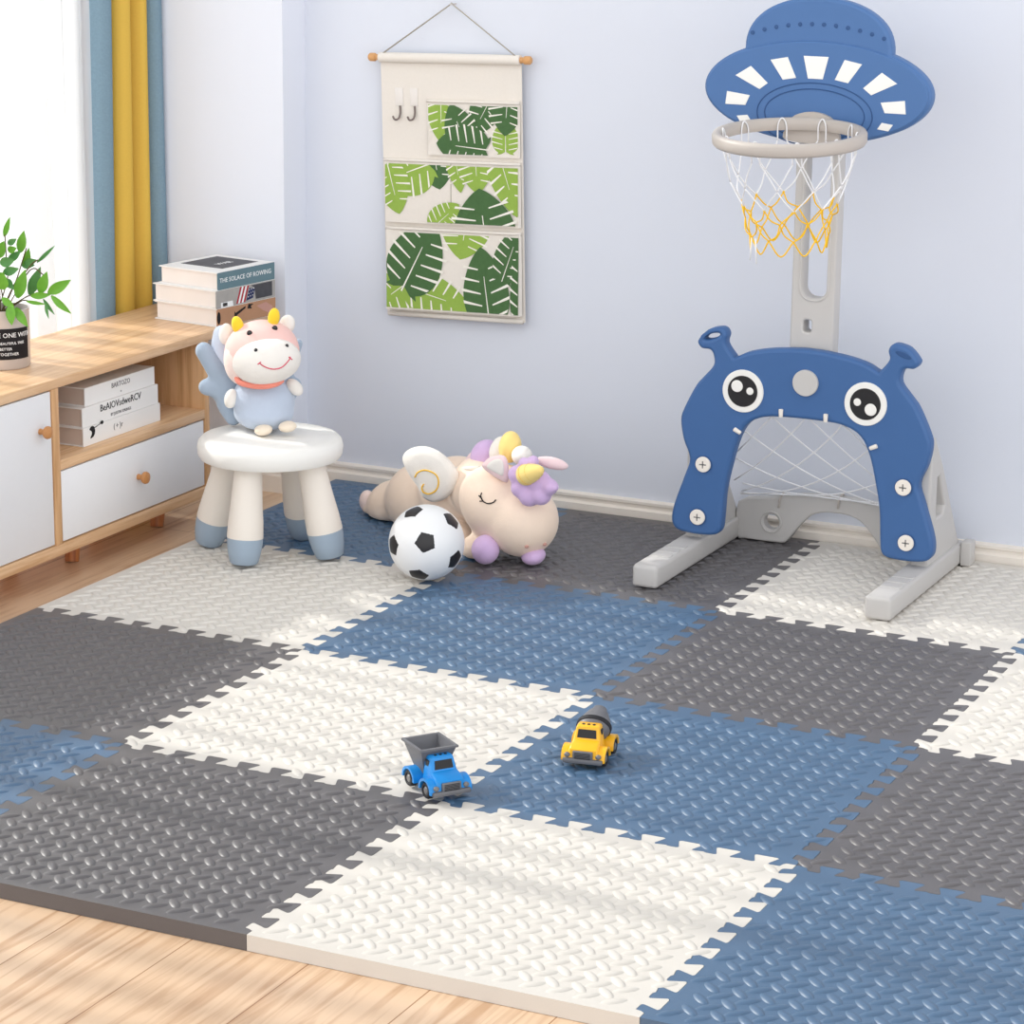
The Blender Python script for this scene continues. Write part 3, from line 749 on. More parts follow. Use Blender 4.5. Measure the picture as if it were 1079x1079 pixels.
ear([(513, 492), (519, 485), (528, 484), (531, 491), (530, 501), (522, 498)], 1.889, 1.893, M_pl_white, 'ear_lining')
up_e('ear', 582, 488, 1.93, (.034, .012, .0125), M_pl_rose, .22)
up_e('mane_tuft', 511, 480, 2.02, (.030, .03, .036), M_pl_lilac, .5)
up_e('mane_tuft', 500, 487, 2.03, (.020, .025, .028), M_pl_rose, .5)
up_e('mane_tuft', 526, 474, 2.0, (.020, .025, .030), M_pl_white, .35)
up_e('mane_tuft', 537.5, 471, 1.985, (.024, .028, .034), M_pl_gold, .1)
up_e('mane_tuft', 550, 480, 1.96, (.022, .03, .020), M_pl_white, .1)
fl = MB()
for px, py, r in ((545, 500, .020), (549, 514, .022), (558, 522, .024), (570, 521, .023), (579, 513, .018), (584, 513, .010), (556, 503, .026), (568, 508, .026), (552, 488, .012), (562, 486, .012)): fl.merge(ell(up_(px, py, 1.884), (r, .022, r), R3, 16, 10))
melt(obj('forelock', fl, M_pl_lilac, uni, 180), .004, 6)
h0 = up_(552, 501, 1.868); h1 = up_(580, 492, 1.84)
hn = obj('horn', lathe([(0, -.008), (.014, -.007), (.0215, 0), (.0222, .008), (.0205, .020), (.0175, .034), (.013, .047), (.0075, .056), (.003, .0595), (0, .060)], 24, frame_to(h1-h0, h0)), M_pl_gold, uni, 180)
ax = (h1-h0).normalized(); o1 = ax.orthogonal().normalized(); o2 = ax.cross(o1)
sv = []
for i in range(60):
    t = i/59; z = .004+.048*t; r = .0225-.0025*t-.0115*t*t; a = 6*pi*t
    sv.append(h0+ax*z+(o1*cos(a)+o2*sin(a))*r)
obj('gold_thread', tube(sv, .0006, 5), M_gold_th, hn, 180)
UH = [(c, r, vrot(ro)) for c, r, ro in HD]
def uf(px, py): return front_of(UH, px, py)+TOW*.0005
eyeline = MB().merge(tube(smooth_open([uf(*p) for p in ((506.5, 523), (509, 528), (514, 530.5), (519.5, 529.5), (522.5, 526.5))], 5), .0014, 6))
for a, b in (((507.5, 519), (506.2, 523)), ((504.5, 522), (507.5, 525.5)), ((505.2, 528), (509, 528))): eyeline.merge(tube([uf(*a), uf(*b)], .0012, 6))
obj('closed_eye', eyeline, M_thread, uni, 180)
for px, py in ((555, 576), (574, 573.5)): obj('nostril', ell(uf(px, py), (.0048, .003, .0036), R3), M_nostril, uni, 180)
obj('neck_ribbon', tube([up_(479, 494.5, 2.0), up_(492, 493.5, 1.965), up_(505, 493, 1.95)], .0045, 8), M_pl_white, uni, 180)

# ------------------------------------------------------------------ soccer ball
RB = .0775
bc = atz(449.5, 571.5, ON+RB)
ball = thing('soccer_ball', bc-Vector((0, 0, RB)), 'white soccer ball with black pentagons in front of the unicorn plush', 'ball')
obj('shell', ell(bc, RB, None, 64, 40), M_ball_w, ball, 180)
tov = (CAM-bc).normalized(); rr = SIDE-tov*SIDE.dot(tov); rr.normalize(); uu = tov.cross(rr)
bx = (tov*cos(.03)+(-rr*.03)+uu*.0).normalized()
verts12 = [bx]
for i in range(5):
    a = radians(41.6+72*i); dirv = rr*cos(a)+uu*sin(a)
    verts12.append((bx*cos(radians(63.43))+dirv*sin(radians(63.43))).normalized())
verts12 += [-p for p in verts12]
for c in verts12:
    nb = sorted([p for p in verts12 if (p-c).length > .1], key=lambda p: (p-c).length)[:5]
    ref = (nb[0]-c*nb[0].dot(c)).normalized(); e2 = c.cross(ref); v = []; f = []
    R5 = radians(16.8); rings = 4; n = 30
    v.append(bc+c*RB*1.006)
    for k_ in range(1, rings+1):
        for i in range(n):
            a = 2*pi*i/n; s5 = (a % (2*pi/5))-pi/5
            rad = R5*k_/rings*cos(pi/5)/cos(s5); a2 = a
            p = (c*cos(rad)+(ref*cos(a2)+e2*sin(a2))*sin(rad))
            v.append(bc+p*RB*(1.006 if k_ < rings else .999))
    for i in range(n): f.append((0, 1+i, 1+(i+1) % n))
    for k_ in range(rings-1):
        for i in range(n): f.append((1+k_*n+i, 1+(k_+1)*n+i, 1+(k_+1)*n+(i+1) % n, 1+k_*n+(i+1) % n))
    obj('pentagon_patch', MB().add(v, f), M_ball_b, ball, 60)

# ------------------------------------------------------------------ basketball and goal stand
XC = 1.257
goal = thing('goal_and_hoop_set', (XC, 2.13, ON), "blue toy soccer goal with eyes and a basketball hoop on a grey post", 'sports toy')
YF = 2.10; TP = .034
half = [(.0, .503), (.075, .497), (.125, .486), (.152, .473), (.158, .476), (.175, .499), (.172, .517), (.178, .529), (.190, .532), (.214, .525), (.234, .504), (.235, .494), (.226, .485), (.209, .484), (.201, .474), (.2, .452), (.222, .425), (.238, .405), (.262, .357), (.269, .330), (.262, .290), (.247, .250), (.258, .212), (.279, .150), (.284, .118), (.278, .100), (.262, .092), (.225, .089), (.190, .092), (.176, .102), (.172, .130), (.168, .190), (.157, .245), (.142, .300), (.122, .336), (.088, .354), (.04, .359)]
full = half+[(-x, z) for x, z in half[::-1] if x > 1e-6]
outl = smooth_closed(full, 4)
def slot(s): return [(s*(.205+a*cos(t)*1+.0*a), .512+b*sin(t)-s*0+(-.32)*(a*cos(t))) for a, b in ((.017, .0055),) for t in [2*pi*i/24 for i in range(24)]]
gp = obj('goal_panel', stand(plate([outl, slot(-1)], TP, .007), XC, YF, TP), M_goal_blue, goal, 50)
obj('antenna_recess', stand(plate([slot(1)], .003, .001), XC, YF-.0012, .003), M_groove_shade, gp, 50)
def disc(name, dx, z, r, h, m_, parent, y0=YF): return obj(name, lathe([(0, 0), (r, 0), (r, h-.0012), (r-.0012, h), (0, h)], 40, frame_to((0, -1, 0), (XC+dx, y0, z))), m_, parent)
for s in (-1, 1):
    zc = .4055; e_ = disc('eye', s*.1315, zc, .0445, .004, M_white_pl, gp)
    disc('pupil', s*.1315, zc, .0325, .0055, M_black, e_)
    if s < 0: hl = ((-.012, .010, .0125), (.0165, .002, .0078))
    else: hl = ((.012, -.010, .0125), (-.0165, .003, .0078))
    for a, b, r in hl: disc('eye_highlight', s*.1315+a, zc+b, r, .0068, M_white_pl, e_)
disc('nose_cap', 0.003, .436, .027, .007, M_grey_pl, gp)
for dx, z in ((-.214, .242), (-.2235, .128), (.218, .243), (.229, .129)):
    sc = disc('screw_cap', dx, z, .0165, .006, M_leg_pl, gp)
    cr = MB(); x_, y_ = XC+dx, YF-.0062
    cr.merge(box(x_-.0075, x_+.0075, y_, y_+.001, z-.0013, z+.0013)).merge(box(x_-.0013, x_+.0013, y_, y_+.001, z-.0075, z+.0075))
    obj('cross_slot', cr, M_hub, sc, 0)
    ring = lathe([(.0168, .0005), (.0185, .0005), (.0185, .0018), (.0168, .0018)], 36, frame_to((0, -1, 0), (XC+dx, YF, z))); obj('screw_recess', ring, M_groove_shade, sc)
for s in (-1, 1):
    x0, x1 = sorted((XC+s*.219, XC+s*.274))
    foot = obj('base_foot', box(x0, x1, 1.872, 2.375, ON, ON+.047, .008, 3), M_grey_pl, goal)
    for y in (1.95, 1.99, 2.03): obj('foot_rib', box(x0+.006, x1-.006, y, y+.022, ON+.0462, ON+.0482, .0008, 1), M_grey_pl, foot)
    x0 += .009; x1 -= .009
    pr = plate([[(YF+TP-.002, .06), (YF+TP-.002, .345), (YF+TP+.02, .340), (2.215, .270), (2.30, .150), (2.365, .062)], [(2.18, .165), (2.18, .250), (2.195, .252), (2.24, .18), (2.23, .165)]], x1-x0, .006)
    obj('side_brace', pr.xf(Matrix(((0, 0, 1, (x0+x1)/2), (1, 0, 0, 0), (0, 1, 0, 0), (0, 0, 0, 1)))), M_grey_pl, goal, 45)
YR = 2.33; TR = .026
hb = [(0, .1465), (.09, .140), (.15, .126), (.215, .112), (.222, .030), (.13, .028), (.112, .032), (.098, .045), (.078, .080), (.05, .102), (.02, .109)]
hb = [(.0, .1465), (.09, .140), (.15, .127), (.222, .110), (.222, .034), (.205, .029), (.125, .029), (.108, .036), (.083, .070), (.055, .098), (.025, .108), (0, .109)]
bar_o = hb+[(-x, z) for x, z in hb[::-1] if x > 1e-6]
rb = obj('rear_bar', stand(plate([smooth_closed(bar_o, 3), ellipse(-.145, .073, .017, .017, 24), ellipse(.145, .073, .017, .017, 24)], TR, .004), XC, YR, TR), M_grey_pl, goal, 50)
for s in (-1, 1): obj('plug_ring', tube([(XC+s*.145+.023*cos(t), YR-.0005, .073+.023*sin(t)) for t in [2*pi*i/28 for i in range(28)]], .002, 6, True), M_grey_pl, rb, 180)
obj('bar_end', box(XC+.274, XC+.297, 2.335, 2.372, ON, ON+.052, .004), M_grey_pl, goal)
# post, backboard, hoop
def rrect(x0, x1, z0, z1, r, n=6):
    P = []
    for cx, cz, a in ((x1-r, z1-r, 0), (x0+r, z1-r, pi/2), (x0+r, z0+r, pi), (x1-r, z0+r, 1.5*pi)):
        for i in range(n+1): P.append((cx+r*cos(a+pi/2*i/n), cz+r*sin(a+pi/2*i/n)))
    return P
YP = YF+TP+.004; TPO = .040
post = obj('post', stand(plate([rrect(-.046, .046, .38, 1.0, .006), rrect(-.024, .028, .602, .93, .022), rrect(-.018, -.001, .532, .557, .005)], TPO, .004), XC-.003, YP, TPO), M_grey_pl, goal, 50)
obj('slot_rim', tube([(XC-.003+p[0], YP+.0005, p[1]) for p in rrect(-.028, .032, .598, .934, .025)], .0028, 6, True), M_grey_pl, post, 180)
YBB = 2.098; TB = .034; ZB = 1.022
bo = []
A_, B_ = .2360, .102
th0 = math.acos(.152/A_)
n = 70
for i in range(n+1):
    a = pi-th0 + (2*pi-(pi-2*th0))*i/n
    bo.append((A_*cos(a), ZB+B_*sin(a)))
zj = bo[-1][1]
for i in range(1, 36):
    a = pi*i/36; bo.append((.152*cos(a), zj+.105*sin(a)**.85))
bbd = obj('backboard', stand(plate([bo], TB, .007), XC+.001, YBB, TB), M_board_blue, goal, 50)
# raised saucer rim with its oval rings
saucer = obj('saucer_face', stand(plate([ellipse(0, ZB, .231, .098, 96)], .008, .003), XC+.001, YBB-.004, .008), M_board_blue, bbd, 50)
for a, b in ((.120, .062), (.104, .050)):
    obj('oval_groove', tube([(XC+.001+p[0], YBB-.0042, p[1]) for p in ellipse(0, ZB-.045, a, b, 72)], .0012, 6, True), M_groove_shade, saucer, 180)
Q = [[(-.026, 1.091), (.026, 1.091), (.0155, 1.047), (-.0155, 1.047)], [(.059, 1.087), (.095, 1.080), (.068, 1.042), (.040, 1.047)], [(.136, 1.066), (.168, 1.046), (.116, 1.021), (.099, 1.034)], [(.136, 1.008), (.185, 1.014), (.188, .988), (.145, .988)], [(.140, .969), (.163, .966), (.154, .953), (.131, .956)]]
for k_, q_ in enumerate(Q):
    for s in ((1,) if k_ == 0 else (1, -1)):
        L = [(s*x, z) for x, z in q_]
        obj('window_inset', stand(plate([L], .003, .0008), XC+.001, YBB-.0050, .003), M_white_pl, saucer, 50)
for i in range(12):
    x = -.136+.272*i/11; z = 1.131+.022*(1-(x/.136)**2)
    obj('rivet_dimple', lathe([(0, -.001), (.0048, -.001), (.0042, .0008), (.0022, .0012), (0, .0012)], 14, frame_to((0, -1, 0), (XC+.001+x, YBB, z))), M_groove_shade, bbd)
HC = Vector((XC+.006, 1.943, .949)); HR = .1425; TILT = radians(-4.5)
HM = Matrix.Translation(HC) @ Matrix.Rotation(-TILT, 4, 'X')
prof = [(HR-.009, -.012), (HR+.003, -.0135), (HR+.0065, -.009), (HR+.007, .006), (HR+.004, .011), (HR-.004, .0125), (HR-.010, .009), (HR-.011, -.006)]
v = []; f = []; n = 80; k_ = len(prof)
for i in range(n):
    a = 2*pi*i/n
    for r, z in prof: v.append(HM @ Vector((r*cos(a), r*sin(a), z)))
for i in range(n):
    for j in range(k_): f.append((i*k_+j, ((i+1) % n)*k_+j, ((i+1) % n)*k_+(j+1) % k_, i*k_+(j+1) % k_))
hoop = obj('hoop', MB().add(v, f), M_hoop, goal, 60)
obj('hoop_bracket', prism(smooth_closed([(-.052, .925), (-.05, .955), (-.035, .975), (0, .983), (.035, .975), (.05, .955), (.052, .925)], 4), HC.y+HR-.002, YBB+.001, 'Y', 0).xf(Matrix.Translation((XC, 0, 0))), M_hoop, goal, 50)
nw = MB(); ny = MB()
def np_(i, n, r, z, j=0.0): a = 2*pi*(i+j)/n+.15; return HM @ Vector((r*cos(a), r*sin(a), z))
NN = 10
rnd = random.Random(3)
lv = [(.136, .008), (.132, -.035), (.114, -.085), (.095, -.128), (.085, -.155), (.078, -.190), (.074, -.214)]
def cord(mb, a, b, sag=.004):
    mdl = (a+b)/2+Vector((rnd.uniform(-1, 1), rnd.uniform(-1, 1), -.6))*sag
    mb.merge(tube(smooth_open([a, mdl, b], 4), .0015, 5))
for i in range(NN):
    ro = [rnd.uniform(-.012, .012) for _ in range(7)]
    top = np_(i, NN, .1315, .0125); l1 = np_(i, NN, .129, -.030, -.11); l2 = np_(i, NN, .129, -.030, .11)
    nw.merge(tube(smooth_open([l1, np_(i, NN, .1295, 0, -.10), top, np_(i, NN, .1295, 0, .10), l2], 5), .0016, 5))
    P2a = np_(i, NN, lv[2][0], lv[2][1], -.5); P2b = np_(i, NN, lv[2][0], lv[2][1], .5)
    cord(nw, l1, P2a); cord(nw, l2, P2b)
    P3 = np_(i, NN, lv[3][0], lv[3][1]); cord(nw, P2a, P3); cord(nw, P2b, P3)
    P4a = np_(i, NN, lv[4][0], lv[4][1], -.5); P4b = np_(i, NN, lv[4][0], lv[4][1], .5)
    cord(ny, P3, P4a, .008); cord(ny, P3, P4b, .008)
    ny.merge(ell(P3, .0028, None, 8, 6))
    P5 = np_(i, NN, lv[5][0], lv[5][1]); cord(ny, P4a, P5, .008); cord(ny, P4b, P5, .008)
    nx = np_(i+1, NN, lv[5][0], lv[5][1]); lo = np_(i, NN, lv[6][0], lv[6][1]-.006, .5)
    ny.merge(tube(smooth_open([P5, lo, nx], 5), .0016, 5))
ls = MB(); ls.merge(tube([np_(6, NN, .078, -.19), np_(6, NN, .082, -.235)], .0016, 5)).merge(tube([np_(6.3, NN, .078, -.19), np_(6.35, NN, .078, -.24)], .0016, 5))
net = obj('hoop_net', nw, M_cord_w, goal, 180); obj('loose_string', ls, M_cord_w, net, 180); obj('yellow_net_hem', ny, M_cord_y, net, 180)
# goal net
gn = MB()
tops = [(-.139, .321), (-.047, .361), (.049, .361), (.146, .321)]
def G(u, v_):
    x = (2*u-1)*(.150+.07*v_**.6)
    a = Vector((XC+x, YF+TP*.5, .330+.032*(1-(2*u-1)**2))); b = Vector((XC+x, YR+.008, .138-.012*(2*u-1)**2))
    return a*(1-v_)+b*v_+Vector((0, .006, -.055*sin(pi*v_)))
K = 4
for i in range(-K, K+1):
    for s in (1, -1):
        P = []
        for j in range(21):
            v_ = j/20; u = (i/K+s*v_*1.1) if s > 0 else (i/K+1-s*0-v_*1.1)
            if 0 <= u <= 1: P.append(G(u, v_))
        if len(P) > 2: gn.merge(tube(P, .0016, 5))
for v_ in (.93,): gn.merge(tube([G(j/20, v_) for j in range(21)], .0014, 5))
for v_ in (1.0,): gn.merge(tube([G(j/20, v_) for j in range(21)], .0014, 5))
gno = obj('goal_net', gn, M_cord_w, goal, 180)
for x, z in ((-.138, .320), (-.047, .366), (.049, .366), (.150, .318)):
    d_ = Vector((0, 0, 1)) if abs(x) < .1 else Vector((x*5, 0, .35)).normalized()
    obj('net_hook', cyl(Vector((XC+x, YF-.004, z))-d_*.006, Vector((XC+x, YF-.004, z))+d_*.011, .0042, .0048, 12, .0015), M_leg_pl, gno)
for x, z in ((-.128, .128), (.005, .142)):
    obj('net_tie', tube(smooth_open([(XC+x, YR-.003, z-.02), (XC+x+.003, YR-.005, z), (XC+x+.006, YR+.008, z+.010), (XC+x+.004, YR+TR+.002, z)], 4), .0024, 6), M_hoop, gno, 180)

# ------------------------------------------------------------------ wall hanging
HX, HZ = .123, 1.017; HY = 2.398; SK = math.tan(radians(-1.5))
def hp(x, z, y=0.0): return Vector((HX+x-z*.028, HY-y, HZ+z+x*.028))          # hangs very slightly askew
def hbox(x0, x1, z0, z1, y0, y1, r=0): return MB().add(*(lambda b: ([hp(p.x, p.z, p.y) for p in b.v], [f_[::-1] for f_ in b.f]))(box(x0, x1, y0, y1, z0, z1, r, 2)))
hang = thing('wall_organizer', hp(.17, 0), 'cream canvas wall organizer with monstera leaf pockets hanging on the wall', 'wall organizer')
obj('backing_cloth', hbox(0, .349, -.585, .004, -.003, .0), M_canvas, hang)
obj('top_sleeve', tube([hp(0, -.004, .004), hp(.349, -.004, .004)], .0115, 14), M_canvas, hang)
obj('dowel', tube([hp(-.024, -.004, .004), hp(-.021, -.004, .004), hp(.370, -.004, .004), hp(.373, -.004, .004)], [.005, .0068, .0068, .005], 14), M_dowel, hang, 60)
for x in (-.018, .366): obj('dowel_end', tube([hp(x-.009, -.004, .004), hp(x-.006, -.004, .004), hp(x+.006, -.004, .004), hp(x+.009, -.004, .004)], [.007, .0095, .0095, .007], 14), M_dowel, hang, 60)
nail = hp(.180, .114, -.006)
obj('hanging_cord', tube([hp(.002, 0, .008), nail+Vector((-.004, -.004, -.001)), nail+Vector((0, -.004, .003)), nail+Vector((.004, -.004, -.001)), hp(.346, 0, .008)], .0016, 6), M_string, hang, 180)
tag(obj('wall_nail', cyl(nail+Vector((0, -.009, 0)), nail+Vector((0, .02, 0)), .002, .002, 10), M_metal), 'small nail in the wall holding the cord of the cream organizer', 'nail')

def clip(poly, x0, x1, z0, z1):
    def cut(P, f_, inter):
        o_ = []
        for i in range(len(P)):
            a, b = P[i-1], P[i]; ia, ib = f_(a), f_(b)
            if ia != ib: o_.append(inter(a, b))
            if ib: o_.append(b)
        return o_
    for k_, val, s in ((0, x0, 1), (0, x1, -1), (1, z0, 1), (1, z1, -1)):
        if not poly: return poly
        def I(a, b, k_=k_, val=val):
            t = (val-a[k_])/(b[k_]-a[k_]); return (a[0]+(b[0]-a[0])*t, a[1]+(b[1]-a[1])*t)
        poly = cut(poly, lambda p, k_=k_, val=val, s=s: s*(p[k_]-val) >= 0, I)
    return poly
def leaf_shapes(cx, cz, L, W, an):
    """monstera leaf: outline and the cream slits and midrib across it; `an` = direction of the tip in degrees"""
    an = radians(an); ca, sa = cos(an), sin(an)
    def T(a, b): return (cx+(a-.5)*L*ca-b*W*sa, cz+(a-.5)*L*sa+b*W*ca)
    def hw(a): return max(0, (max(a+.12, 0)**.5)*((1-a)**.8)*.98) if a < 1 else 0
    up = [(a, hw(a)) for a in [-.12+.0+1.12*i/22 for i in range(23)]]
    up = [(-.02, .0)]+[(-.10, .16), (-.12, .30)]+[(a, min(.52, hw(a))) for a in [-.06+1.06*i/22 for i in range(23)]]
    out = [T(a, b) for a, b in up]+[T(a, -b) for a, b in up[::-1][1:-1]]
    hull = [T(.43+.57*cos(2*pi*i/24), .50*sin(2*pi*i/24)) for i in range(24)]
    def within(P):
        n = len(hull); ar = sum(hull[i-1][0]*hull[i][1]-hull[i][0]*hull[i-1][1] for i in range(n)); sg = 1 if ar > 0 else -1
        for i in range(n):
            a, b = hull[i-1], hull[i]
            if abs(a[0]-b[0])+abs(a[1]-b[1]) < 1e-9: continue
            D = lambda p: sg*((b[0]-a[0])*(p[1]-a[1])-(b[1]-a[1])*(p[0]-a[0]))
            o_ = []
            for j in range(len(P)):
                p, q_ = P[j-1], P[j]; dp, dq = D(p), D(q_)
                if (dp >= 0) != (dq >= 0):
                    t = dp/(dp-dq); o_.append((p[0]+(q_[0]-p[0])*t, p[1]+(q_[1]-p[1])*t))
                if dq >= 0: o_.append(q_)
            P = o_
            if len(P) < 3: return []
        return P
    cr = [[T(-.1, .014), T(.6, .006), T(.6, -.006), T(-.1, -.014)]]
    for i in range(5):
        a0 = -.03+.165*i
        for s in (1, -1):
            cr.append([T(a0+.06, s*.11), T(a0+.078, s*.105), T(a0+.205, s*.62), T(a0+.155, s*.62)])
    cr = [c for c in (within(c) for c in cr) if c]
    return out, cr
def print_on(pocket, leaves, x0, x1, z0, z1, depth):
    dark = MB(); light = MB(); cream = MB()
    def put(mb, P, y):
        P = clip(P, x0, x1, z0, z1)
        if len(P) < 3: return
        from mathutils.geometry import tessellate_polygon
        V = [hp(px, pz, depth(px, pz)+y) for px, pz in P]
        tri = tessellate_polygon([[Vector((px, pz, 0)) for px, pz in P]])
        mb.add(V, [tuple(t) for t in tri])
    for i, (cx, cz, L, W, an, k_) in enumerate(leaves):
        o_, c_ = leaf_shapes(cx, cz, L, W, an); y = .0006+.0004*i
        put(dark if k_ == 'd' else light, o_, y)
        for s in c_: put(cream, s, y+.0002)
    if light.v: obj('light_leaf_print', light, M_leaf_l, pocket, 0)
    if dark.v: obj('dark_leaf_print', dark, M_leaf_d, pocket, 0)
    if cream.v: obj('leaf_vein_print', cream, M_vein, pocket, 0)
def pocket(x0, x1, z0, z1, bulge, leaves, seams=()):
    us = [0, .010, .1, .2, .3, .4, .5, .6, .7, .8, .9, .990, 1]; v = []; f = []; nx, nz = len(us)-1, 8
    def dep(x, z):
        t = (z1-z)/(z1-z0); u = (x-x0)/(x1-x0)
        return .003+bulge*(.35+.65*t)*(1 if .009 < u < .991 else .15)
    for j in range(nz+1):
        for i in range(nx+1):
            x = x0+(x1-x0)*us[i]; z = z0+(z1-z0)*j/nz; v.append(hp(x, z, dep(x, z)))
    for j in range(nz):
        for i in range(nx): a = j*(nx+1)+i; f.append((a, a+1, a+nx+2, a+nx+1))
    o_ = len(v)
    for j in range(nz+1):
        for i in range(nx+1): v.append(hp(x0+(x1-x0)*us[i], z0+(z1-z0)*j/nz, -.0005))
    for i in range(nx): f.append((i, o_+i, o_+i+1, i+1))
    for i in range(nx): a = nz*(nx+1)+i; f.append((a+1, o_+a+1, o_+a, a))
    p = obj('pocket', MB().add(v, f), M_canvas, hang, 50)
    inset = .004
    print_on(p, leaves, x0+inset, x1-inset, z0+.004, z1-.012, lambda x, z: dep(x, z))
    obj('pocket_hem', tube([hp(x0+(x1-x0)*i/16, z1-.004, dep(x0+(x1-x0)*i/16, z1)+.001) for i in range(17)], .0035, 8), M_canvas, p, 180)
    for s in seams: obj('seam', tube([hp(s, z0+.002, dep(s, z0)+.0005), hp(s, z1-.002, dep(s, z1)+.0005)], .0009, 5), M_string, p, 180)
    return p
pocket(.116, .345, -.218, -.094, .004, [(.311, -.168, .07, .07, 90, 'l'), (.152, -.135, .11, .075, -90, 'l'), (.255, -.125, .11, .08, -120, 'd'), (.314, -.120, .10, .09, -95, 'd'), (.196, -.150, .10, .085, 115, 'd'), (.200, -.196, .12, .10, 175, 'd')])
pocket(.004, .345, -.372, -.228, .008, [(.137, -.240, .11, .11, -80, 'd'), (.055, -.262, .13, .12, 200, 'l'), (.030, -.300, .11, .09, -75, 'l'), (.191, -.250, .10, .055, -80, 'l'), (.238, -.250, .10, .09, -85, 'l'), (.315, -.272, .16, .085, -72, 'l'), (.163, -.352, .085, .07, 40, 'l'), (.256, -.362, .15, .165, 98, 'd')], (.174,))
pocket(.004, .345, -.570, -.382, .014, [(.205, -.395, .11, .13, -100, 'l'), (.030, -.530, .13, .11, 215, 'l'), (.145, -.540, .16, .10, -14, 'l'), (.093, -.440, .165, .145, 62, 'd'), (.258, -.500, .165, .120, 98, 'd'), (.325, -.425, .12, .08, 70, 'd'), (.345, -.500, .16, .05, 90, 'd')])
obj('bottom_hem', tube([hp(.006, -.583, .002), hp(.345, -.583, .002)], .0058, 10), M_canvas, hang, 180)
for x in (.045, .082):
    z = -.115
    hk = MB().merge(hbox(x-.010, x+.010, z+.004, z+.044, .0002, .0016, .0005))
    h_ = obj('hook_plate', hk, mat('clear_hook_plate', (226, 220, 214), .3, .5), hang)
    obj('hook', tube(smooth_open([hp(x+.002, z+.004, .002), hp(x+.003, z-.012, .004), hp(x+.001, z-.024, .008), hp(x-.006, z-.026, .013), hp(x-.010, z-.018, .015)], 5), .0022, 8), M_steel, h_, 180)

